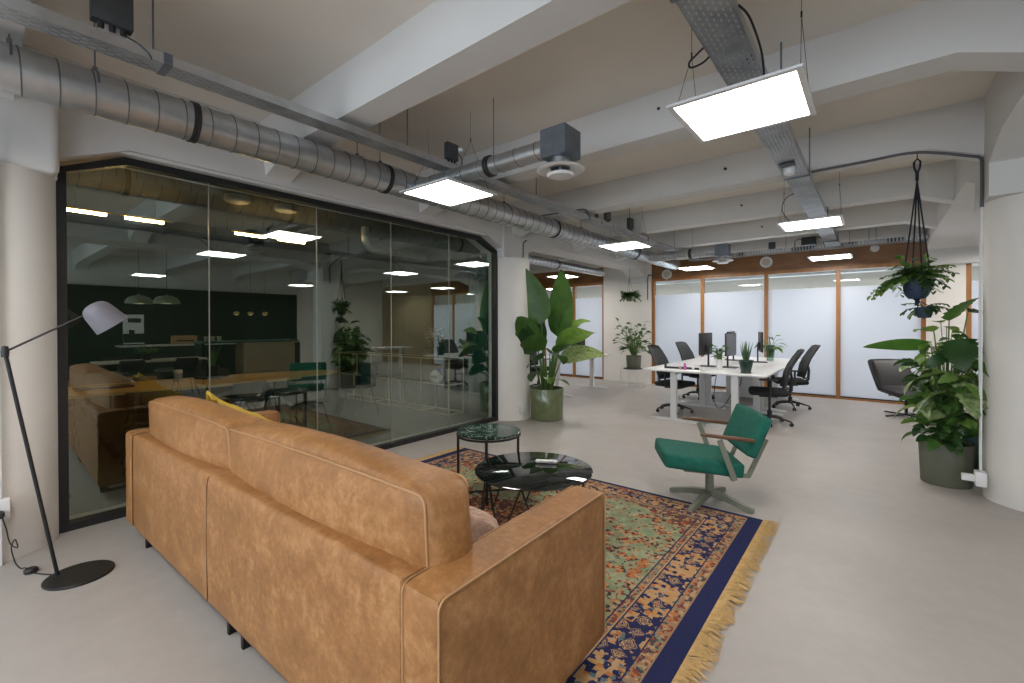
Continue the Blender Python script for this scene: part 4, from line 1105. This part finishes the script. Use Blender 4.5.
def monitor(loc, rz, label):
    t = thing('computer_monitor', label, 'monitor', loc, rz)
    MB().bx(-.012, .012, -.275, .275, .19, .55, .005).build('screen_body', BLKPL, t)
    MB().bx(.0125, .014, -.268, .268, .20, .54).build('screen', M('screen_glass', (.07, .075, .09), .2), t, smooth=False)
    MB().bx(-.045, -.012, -.06, .06, .24, .36, .006).bx(-.055, -.035, -.022, .022, .01, .34, .004).build('stand_arm', BLKPL, t)
    MB().bx(-.14, .10, -.11, .11, 0, .012, .004).build('stand_base', BLKPL, t)
    return t
monitor((2.42, 7.72, .802), math.radians(176), 'black monitor seen from its back on the near left desk')
monitor((2.80, 7.72, .802), math.radians(-2), 'black monitor with grey screen beside the white vase on the desks')
monitor((2.98, 9.10, .802), math.radians(16), 'black monitor on the far right desk beside the glass vase')
monitor((2.44, 9.3, .802), math.radians(180), 'black monitor hidden behind others on the far left desk')
monitor((-.45, 8.5, .802), math.radians(180), 'black monitor in the far bay half hidden by big leaves')
# objects on the desks
t = thing('potted_aloe', 'spiky aloe in a dark green glazed pot on the near right desk', 'plant', (3.17, 6.98, .802))
MB().lathe([(0, 0), (.07, 0), (.072, .012), (0, .012)], (0, 0, 0), 28).build('saucer', BLACK, t)
MB().lathe([(0, .012), (.062, .012), (.092, .16), (.098, .165), (.098, .185), (.087, .185), (.084, .155), (0, .155)], (0, 0, 0), 32).build('pot', M('bottle_green', (.02, .05, .04), .25, var=.3), t)
rnd = random.Random(5); m = MB()
for i in range(26):
    a = rnd.uniform(0, 6.28); m.leaf((.02 * math.cos(a), .02 * math.sin(a), .14), (math.cos(a) * .35, math.sin(a) * .35, 1), rnd.uniform(.16, .34), .036, -.2, .5, 6, .35)
m.build('foliage', leafmat('aloe', (.12, .20, .09), (.05, .10, .05)), t)
t = thing('white_vase', 'white cylinder vase with leafy stems between the monitors', 'vase', (2.74, 7.30, .802))
MB().lathe([(0, 0), (.042, 0), (.042, .155), (.037, .155), (.037, .02), (0, .02)], (0, 0, 0), 28).build('vase_body', WMET, t)
bushy(t, (0, 0, .14), 34, .09, .045, .10, .30, (LEAF, LEAFD), 6, 1.0)
t = thing('glass_vase', 'tall clear glass vase with green leaves at the far end of the right desk', 'vase', (3.06, 9.55, .802))
MB().lathe([(0, 0), (.06, 0), (.085, .30), (.080, .30), (.055, .015), (0, .015)], (0, 0, 0), 28).build('vase_body', pane_mat('vase_glass', (.72, .80, .74), 1.5), t)
bushy(t, (0, 0, .08), 30, .17, .045, .16, .42, (LEAFL, LEAF), 16, 1.0, rise=(.4, 1))
t = thing('desk_tray', 'dark low desk organiser tray on the near left desk', 'organiser', (2.32, 7.05, .802), .1)
MB().bx(-.32, .22, -.02, .02, .0, .03).bx(-.32, -.30, -.03, .03, .0, .07).build('tray_body', BLKPL, t, smooth=False)
t = thing('toy_figure', 'small pink trinket on the near left desk', 'trinket', (2.33, 6.96, .802))
MB().lathe([(0, 0), (.022, 0), (.016, .03), (.026, .05), (.012, .075), (.02, .09), (0, .105)], (0, 0, 0), 14).build('figure', M('pink_plastic', (.65, .12, .45), .4, var=.1), t)
t = thing('wooden_block', 'tiny wooden block beside the pink trinket', 'block', (2.26, 6.96, .802))
MB().bx(-.018, .018, -.012, .012, 0, .05, .002).build('block_body', PALEOAK, t)
t = thing('headphones', 'white over ear headphones lying on the near left desk', 'headphones', (2.50, 6.98, .802))
MB().tube(arc((0, 0, .02), .055, 0, PI, 12, 'xz'), .009, 8).build('headband', WMET, t)
for s_ in (-1, 1): MB().lathe([(0, -.012), (.026, -.012), (.028, 0), (.024, .012), (0, .012)], (s_ * .052, 0, .028), 18, axis=(1, 0, 0)).build('ear_cup', WMET, t)
t = thing('drawer_pedestal', 'low white drawer pedestal under the far desks', 'drawer unit', (2.62, 9.9, 0))
MB().bx(-.2, .2, -.25, .25, .06, .56, .008).build('cabinet_body', WMET, t)
for z in (.08, .245, .41): MB().bx(-.19, .19, -.262, -.25, z, z + .145, .003).build('drawer', WMET, t)
for sx in (-1, 1):
    for sy in (-1, 1): MB().lathe([(0, 0), (.02, 0), (.02, .06), (0, .06)], (sx * .16, sy * .2, 0), 10).build('caster', BLKPL, t)
cable('power_cable', 'tangle of thin blue and black cable hanging under the desks', [(2.9, 8.0, .75), (2.88, 8.0, .5), (2.8, 8.02, .55), (2.75, 8.0, .35), (2.62, 8.0, .12), (2.5, 8.05, .10), (2.45, 8.1, .3), (2.5, 8.1, .72)], .006, BLKPL)

# lounge chair by the far partition
t = thing('lounge_chair', 'black leather armless lounge chair in front of the frosted glass', 'lounge chair', (4.98, 9.62, 0), math.radians(34))
LB = M('black_leather', (.022, .021, .024), .38, var=.2)
o = MB().rbox((0, 0, 0), (.60, .62, .11), .03, .012, 10).build('seat', LB, t); o.location = (.02, -.10, .385); o.rotation_euler = (math.radians(6), 0, 0)
o = MB().rbox((0, 0, 0), (.60, .09, .56), .03, .012, 10).build('backrest', LB, t); o.location = (.0, .30, .63); o.rotation_euler = (math.radians(-28), 0, 0)
m = MB().bar((0, 0, .02), (0, 0, .34), .03); m.bar((-.26, 0, .335), (.26, 0, .335), .03, .02); m.bar((0, -.3, .335), (0, .2, .335), .03, .02); m.build('pedestal', BLACK, t, smooth=False)
for a in (.2, 1.8, 3.34, 4.9): MB().bar((0, 0, .025), (.36 * math.cos(a), .36 * math.sin(a), .01), .03, .018).build('base_foot', BLACK, t, smooth=False)

# ------------------------------------------------------------------ meeting room seen through the glass
t = thing('meeting_table', 'long oval oak meeting table with black splayed legs inside the glass room', 'table', (-2.35, 1.85, 0), math.radians(-5))
m = MB(); N = 72; a_, b_ = .58, 1.95
pts = [(a_ * math.copysign(abs(math.cos(2 * PI * k / N)) ** .75, math.cos(2 * PI * k / N)), b_ * math.copysign(abs(math.sin(2 * PI * k / N)) ** .9, math.sin(2 * PI * k / N))) for k in range(N)]
m.prism(pts, 'z', .735, .765); m.build('tabletop', OAK, t, smooth=False)
for y in (-1.0, 1.0):
    for sx in (-1, 1):
        for sy in (-1, 1): MB().bar((sx * .38, y + sy * .28, 0), (-sx * .10, y - sy * .06, .735), .05).build('leg', BLACK, t, smooth=False)
def shell_chair():
    t = thing('shell_chair', '', 'chair')
    m = MB(); rows = []
    for x, z, w in ((.21, .44, .19), (.10, .445, .21), (-.05, .44, .22), (-.17, .455, .20), (-.215, .50, .14)):
        rows.append([m.bm.verts.new((x, w * j / 4, z + .012 * (j / 4) ** 2)) for j in range(-4, 5)])
    for A, B in zip(rows, rows[1:]):
        for k in range(8): m.bm.faces.new((A[k], A[k + 1], B[k + 1], B[k]))
    o = m.build('seat', BLKPL, t); so = o.modifiers.new('t', 'SOLIDIFY'); so.thickness = .012
    m = MB(); rows = []
    for x, z, w in ((-.215, .60, .17), (-.235, .68, .20), (-.25, .76, .205), (-.262, .82, .19)):
        rows.append([m.bm.verts.new((x + .05 * (j / 4) ** 2, w * j / 4, z)) for j in range(-4, 5)])
    for A, B in zip(rows, rows[1:]):
        for k in range(8): m.bm.faces.new((A[k], A[k + 1], B[k + 1], B[k]))
    o = m.build('backrest', BLKPL, t); so = o.modifiers.new('t', 'SOLIDIFY'); so.thickness = .012
    for s_ in (-1, 1): MB().tube([(-.10, s_ * .12, .43), (-.20, s_ * .12, .46), (-.225, s_ * .12, .62), (-.24, s_ * .12, .72)], .010, 8).build('back_support', BLACK, t)
    for sx in (-1, 1):
        for sy in (-1, 1): MB().tube([(sx * .13, sy * .13, .43), (sx * .22, sy * .21, 0)], [.011, .009], 8).build('leg', BLACK, t)
    return t
SC = shell_chair(); SC.location = (-1.45, 1.25, 0); SC.rotation_euler = (0, 0, math.radians(172)); SC['label'] = 'black shell chair at the oak meeting table, nearest the glass behind the sofa corner'
dup(SC, (-1.42, 2.15, 0), math.radians(185), 'black shell chair at the oak meeting table beside the yellow blanket')
dup(SC, (-1.45, 3.0, 0), math.radians(178), 'black shell chair turned at the oak table, seen above the sofa')
dup(SC, (-2.2, 4.25, 0), math.radians(-85), 'black shell chair at the round end of the oak table')
for y in (.7, 1.6, 2.5): dup(SC, (-3.25, y, 0), 0, 'black shell chair on the far side of the oak meeting table', 'chairs on the far side of the meeting table')
t = thing('jar', 'white lidded jar on the oak meeting table', 'jar', (-2.5, 1.78, .766))
MB().lathe([(0, 0), (.045, 0), (.045, .11), (0, .11)], (0, 0, 0), 24).build('jar_body', M('jar_grey', (.38, .39, .42), .4), t)
MB().lathe([(0, .11), (.048, .11), (.048, .15), (0, .15)], (0, 0, 0), 24).build('lid', WMET, t)
t = thing('serving_tray', 'round black tray under the spiky plant on the oak table', 'tray', (-2.62, 2.2, .766))
MB().lathe([(0, 0), (.20, 0), (.21, .018), (.20, .018), (.19, .008), (0, .008)], (0, 0, 0), 36).build('tray_body', BLACK, t)
t = thing('potted_snake_plant', 'snake plant in a black pot on the oak meeting table', 'plant', (-2.62, 2.2, .776))
pot_round(t, .07, .09, .16, BLACK)
m = MB(); rnd = random.Random(8)
for i in range(16): a = rnd.uniform(0, 6.28); m.leaf((.03 * math.cos(a), .03 * math.sin(a), .12), (math.cos(a) * .2, math.sin(a) * .2, 1), rnd.uniform(.2, .38), .035, .1, .3, 6, .4)
m.build('foliage', LEAF, t)
t = thing('serving_tray', 'low dark tray with a pale book on the near end of the oak table', 'tray', (-2.45, 1.05, .766))
MB().bx(-.16, .16, -.25, .25, 0, .02, .004).build('tray_body', BLACK, t); MB().bx(-.09, .09, -.13, .13, .02, .035).build('book', PALEOAK, t, smooth=False)
# linear pendant lights
for (y0, y1, l) in ((.62, 1.6, 'warm brass linear ceiling light behind the glass, nearer the column'), (2.25, 3.3, 'warm brass linear ceiling light behind the glass, beside the reflected panel')):
    t = thing('linear_light', l, 'ceiling light', (-2.0, y0, 2.72))
    L = y1 - y0
    MB().bx(-.015, .015, 0, L, .02, .04).build('rail', BRASS, t, smooth=False)
    for k in range(2): MB().tube([(0, L * (.04 + .52 * k), 0), (0, L * (.40 + .52 * k), 0)], .016, 12).build('glowing_tube', WARM, t)
    for k in (.15, .85): MB().tube([(0, L * k, .04), (0, L * k, .26)], .003, 5).build('suspension_wire', BLACK, t)
for y, l in ((2.0, 'round white ceiling speaker in the meeting room, nearer the column'), (2.55, 'round white ceiling speaker in the meeting room, further from the column')):
    t = thing('ceiling_speaker', l, 'speaker', (-1.1, y, 2.93))
    MB().lathe([(0, -.02), (.11, -.02), (.13, 0), (.13, .05), (0, .05)], (0, 0, 0), 32).build('housing', M('dull_white', (.4, .4, .36), .5), t)
# wire sideboard
t = thing('wire_sideboard', 'long low cream wire frame sideboard with open cubes inside the glass room', 'shelf', (-3.95, 5.05, .005), math.radians(1.5))
LX, HZ_, DY = 3.17, .93, .34
m = MB(); bw = .018; ZM_ = .51
ups = [0, .62, 1.08, 1.62, 2.0, 2.5, LX]; lows = [0, .50, 1.08, 1.62, 1.95, 2.5, LX]
for y in (0, DY):
    for z in (.03, ZM_, HZ_): m.bar((0, y - .17, z), (LX, y - .17, z), bw)
    for x in ups: m.bar((x, y - .17, ZM_), (x, y - .17, HZ_), bw)
    for x in lows: m.bar((x, y - .17, .03 if x not in (0, LX) else 0), (x, y - .17, ZM_), bw)
for x in (0, 1.08, 1.62, 2.5, LX):
    for z in (.03, ZM_, HZ_): m.bar((x, -.17, z), (x, DY - .17, z), bw)
m.build('wire_frame', CREAM, t, smooth=False)
m = MB(); m.bx(0, LX, .12, .165, ZM_, HZ_).bx(0, 2.5, -.16, .16, .50, .508); m.build('dark_panels', M('smoked_panel', (.06, .06, .055), .5, var=.1), t, smooth=False)
t = thing('ball', 'white and blue ball with dark lettering on the wire sideboard', 'ball', (-1.15, 5.03, .63))
MB().lathe([(.11 * math.sin(PI * k / 16), -.11 * math.cos(PI * k / 16)) for k in range(17)], (0, 0, 0), 32).build('ball_body', M('ball_white', (.75, .77, .82), .4, c2=(.72, .74, .80), vscale=5), t)
cu = bpy.data.curves.new('lettering', 'FONT'); cu.body = 'IW'; cu.size = .085; cu.extrude = .002; cu.align_x = 'CENTER'
tmp = bpy.data.objects.new('lettering_curve', cu); COL.objects.link(tmp); bpy.context.view_layer.update()
me = bpy.data.meshes.new_from_object(tmp.evaluated_get(bpy.context.evaluated_depsgraph_get())); bpy.data.objects.remove(tmp)
me.materials.clear(); me.materials.append(BLACK); o = bpy.data.objects.new('lettering', me); COL.objects.link(o); o.parent = t; o.location = (.055, -.098, -.03); o.rotation_euler = (PI / 2, 0, math.radians(30))
MB().rbox((.03, .05, .06), (.16, .12, .13), .05, .01, 8).build('blue_cap', M('blue_cloth', (.02, .08, .42), .6, var=.2), t)
t = thing('paper_bowl', 'folded golden paper bowl on top of the wire sideboard', 'bowl', (-2.9, 5.08, .945))
m = MB(); R_, n = .15, 6
ctr = m.bm.verts.new((0, 0, .0)); rim = [m.bm.verts.new((R_ * (1 if k % 2 else .8) * math.cos(2 * PI * k / n), R_ * math.sin(2 * PI * k / n), .10 + .03 * (k % 2))) for k in range(n)]
for k in range(n): m.bm.faces.new((ctr, rim[k], rim[(k + 1) % n]))
o = m.build('bowl_body', BRASS, t, smooth=False); so = o.modifiers.new('t', 'SOLIDIFY'); so.thickness = .004
t = thing('potted_orchid', 'white orchid in a dark pot on the wire sideboard', 'plant', (-1.25, 5.10, .945))
pot_round(t, .05, .06, .12, BLACK)
bushy(t, (0, 0, .10), 14, .16, .05, .10, .15, (LEAFD,), 3, 1)
m = MB()
for q in range(3): m.tube([(0, 0, .1), (.02 * q, .02, .25), (.10 - .1 * q, 0, .38)], .003, 5)
m.build('stem', STEMG, t)
m = MB(); rnd = random.Random(2)
for i in range(60):
    c = Vector((rnd.gauss(0, .09), rnd.gauss(0, .06), .36 + rnd.gauss(0, .07))); m.leaf(c, (rnd.gauss(0, 1), rnd.gauss(0, 1), rnd.gauss(0, 1)), .05, .045, .3, .1, 4)
m.build('blossom', M('petal_cream', (.62, .55, .46), .6, var=.1), t)
t = thing('teal_reflection', 'added dark teal sheet for a reflection at the end of the glass wall', 'reflection sheet', (-.16, 5.10, .02))  # teal sheet added to stand for a reflection in the glass
m = MB(); rows = []
for i in range(41):
    x = -.34 * i / 40; y = .04 * math.sin(i * .9) + .08
    rows.append([m.bm.verts.new((x, y, 0)), m.bm.verts.new((x, y * 1.05, 2.6))])
for A, B in zip(rows, rows[1:]): m.bm.faces.new((A[0], B[0], B[1], A[1]))
o = m.build('reflection_sheet', M('reflection_teal', (.01, .08, .075), .8, var=.2), t); so = o.modifiers.new('t', 'SOLIDIFY'); so.thickness = .01

# ------------------------------------------------------------------ kitchen bay right of the frame (it shows in the glass)
t = thing('kitchen_counter', 'long dark green kitchen counter with a pale top, seen in the glass wall', 'counter', (10.75, 4.9, 0))
MB().bx(-.30, .33, -2.3, 2.3, 0, .93).build('cabinet_body', GREENBLK, t, smooth=False)
MB().bx(-.33, .33, -2.33, 2.33, .93, .97).build('worktop', M('pale_worktop', (.55, .56, .50), .4, var=.1), t, smooth=False)
t = thing('kitchen_island', 'kitchen island with green top and pale wood front, seen in the glass wall', 'island', (8.9, 5.45, 0))
MB().bx(-.28, .30, -.65, .72, .05, 1.03).build('island_body', PALEOAK, t, smooth=False)
MB().bx(-.36, .36, -1.65, .80, 1.03, 1.08).build('worktop', M('green_worktop', (.06, .14, .10), .4, var=.1), t, smooth=False)
MB().bx(-.30, .30, -1.62, -1.56, 0, 1.03).build('end_panel', GREENBLK, t, smooth=False)
t = thing('bread_box', 'wooden bread box on the kitchen counter, seen in the glass wall', 'box', (10.7, 4.0, .972))
MB().bx(-.15, .15, -.28, .28, 0, .24, .02).build('box_body', M('box_wood', (.45, .26, .12), .5, var=.15), t); MB().bx(-.16, -.15, -.2, .2, .08, .12).build('handle', BLACK, t, smooth=False)
for k, y in enumerate((4.55, 4.72, 4.88)):
    t = thing('storage_jar', 'pale storage jar on the kitchen counter, seen in the glass wall', 'jar', (10.7, y, .972), 0, 'jars on the kitchen counter')
    MB().lathe([(0, 0), (.06, 0), (.06, .17), (0, .17)], (0, 0, 0), 18).build('jar_body', M('jar_pale', (.35, .36, .30), .3), t); MB().lathe([(0, .17), (.062, .17), (.062, .20), (0, .20)], (0, 0, 0), 18).build('lid', M('jar_lid', (.5, .42, .25), .4), t)
t = thing('wall_poster', 'white poster with a dark green panel on the green wall, seen in the glass wall', 'poster', (11.06, 2.95, 1.0))
MB().bx(-.0, .02, -.22, .22, 0, .80).build('sheet', M('poster_white', (.72, .74, .70), .6), t, smooth=False)
MB().bx(-.003, 0, -.12, .16, .58, .70).bx(-.003, 0, -.22, .22, .03, .28).bx(-.003, 0, -.10, .02, .28, .38).build('print', GREENBLK, t, smooth=False)
MINT = M('mint_enamel', (.28, .33, .22), .5, var=.05)
for y, x, l in ((2.45, 7.9, 'mint dome pendant lamp over the side table, further left in the glass'), (2.85, 7.5, 'mint dome pendant lamp over the side table, lower and further right in the glass')):
    t = thing('pendant_lamp', l, 'pendant lamp', (x, y, 1.98))
    MB().lathe([(.24, 0), (.235, .06), (.19, .13), (.10, .17), (.02, .18), (.02, .21), (0, .21)], (0, 0, 0), 36).build('lamp_shade', MINT, t)
    MB().lathe([(0, -.0), (.08, 0), (.08, .06), (0, .06)], (0, 0, 0), 20).build('bulb', emitter('dim_bulb', (1, .8, .5), 1.2), t)
    MB().tube([(0, 0, .2), (0, 0, 1.4)], .004, 5).build('cord', BLACK, t)
for y in (4.76, 5.12, 5.50):
    t = thing('pendant_lamp', 'small brass pendant lamp over the kitchen island, seen in the glass wall', 'pendant lamp', (9.0, y, 1.80), 0, 'brass pendants over the island')
    MB().lathe([(.075, 0), (.07, .05), (.04, .08), (0, .085)], (0, 0, 0), 24).build('lamp_shade', BRASS, t)
    MB().lathe([(0, -.03), (.04, -.02), (.05, .02), (0, .03)], (0, 0, 0), 16).build('bulb', emitter('brass_bulb', (1, .75, .4), 1.6), t)
    MB().tube([(0, 0, .08), (0, 0, 1.59)], .003, 5).build('cord', BLACK, t)
t = thing('dining_table', 'pale dining table in the kitchen bay, seen in the glass wall', 'table', (7.5, 2.6, 0))
MB().bx(-.42, .42, -.95, .95, .73, .76, .004).build('tabletop', M('pale_table', (.5, .45, .33), .4, var=.1), t)
for sx in (-1, 1):
    for sy in (-1, 1): MB().tube([(sx * .34, sy * .85, .73), (sx * .38, sy * .9, 0)], .018, 8).build('leg', BLACK, t)
t = thing('potted_herb', 'bushy green potted herb on the pale dining table', 'plant', (7.5, 2.5, .762))
pot_round(t, .08, .10, .14, BLACK); bushy(t, (0, 0, .12), 60, .09, .06, .20, .20, (LEAF, LEAFD), 4, 1)
for i, (x, y, r_) in enumerate(((6.85, 2.1, 0), (6.85, 3.0, 0), (8.15, 2.1, 180), (8.15, 3.0, 180))):
    dup(SC, (x, y, 0), math.radians(r_), 'shell chair at the pale dining table in the kitchen bay', 'chairs at the pale dining table')
t = thing('potted_tree', 'tall dark leafy plant standing beyond the near right column', 'plant', (6.35, 6.35, 0))
pot_round(t, .2, .24, .42, BLACK); bushy(t, (0, 0, .4), 90, .26, .15, .5, 1.6, (LEAFD, LEAFD), 44, 1.2, rise=(.1, 1.0))

# ------------------------------------------------------------------ light and camera
def area(name, loc, rot, sx, sy, power, color):
    l = bpy.data.lights.new(name, 'AREA'); l.shape = 'RECTANGLE'; l.size = sx; l.size_y = sy; l.energy = power; l.color = color
    o = bpy.data.objects.new(name, l); COL.objects.link(o); o.location = loc; o.rotation_euler = rot; return o
for a, b2 in wins: area('window_daylight_fill', ((a + b2) / 2, ywl - .25, 1.83), (math.radians(90), 0, 0), b2 - a, 2.0, 110, (.80, .88, 1.0))
for xa_, xb_ in ((-5.0, -.6), (0, 5.0), (5.6, 10.6)): area('window_daylight_fill', ((xa_ + xb_) / 2, Y1 + .1, 1.3), (math.radians(-90), 0, 0), xb_ - xa_, 1.75, 110, (.90, .94, 1.0))  # added lamps at the unseen far windows, to brighten the frosted panes
w = bpy.data.worlds.new('sky'); scene.world = w; w.use_nodes = True
bg = w.node_tree.nodes['Background']; bg.inputs[0].default_value = (.78, .86, 1, 1); bg.inputs[1].default_value = 1.0

f_px, cyp = 446.56, 326.98
cam = bpy.data.cameras.new('camera'); co = bpy.data.objects.new('camera', cam); COL.objects.link(co)
r_ = Vector((.77636865, .63027204, -.00297795)); u_ = Vector((-.00127401, .00629409, .99997938)); fwd = Vector((-.63027779, .77634885, -.00568951))
R = Matrix((r_, u_, -fwd)).transposed()
co.matrix_world = Matrix.Translation((4.5799, 0, 1.5)) @ R.to_4x4()
cam.sensor_width = 36; cam.sensor_fit = 'HORIZONTAL'; cam.lens = f_px / 1024 * 36
cam.shift_y = -(341.5 - cyp) / 1024; cam.clip_start = .05
scene.camera = co
scene.view_settings.view_transform = 'Standard'; scene.view_settings.look = 'None'
scene.view_settings.gamma = 1; scene.view_settings.use_curve_mapping = False
scene.view_settings.exposure = 0.04
scene.cycles.max_bounces = 10; scene.cycles.diffuse_bounces = 5; scene.cycles.transparent_max_bounces = 16; scene.cycles.glossy_bounces = 5
scene.cycles.use_denoising = True; scene.cycles.sample_clamp_indirect = 6
scene.cycles.caustics_reflective = False; scene.cycles.caustics_refractive = False
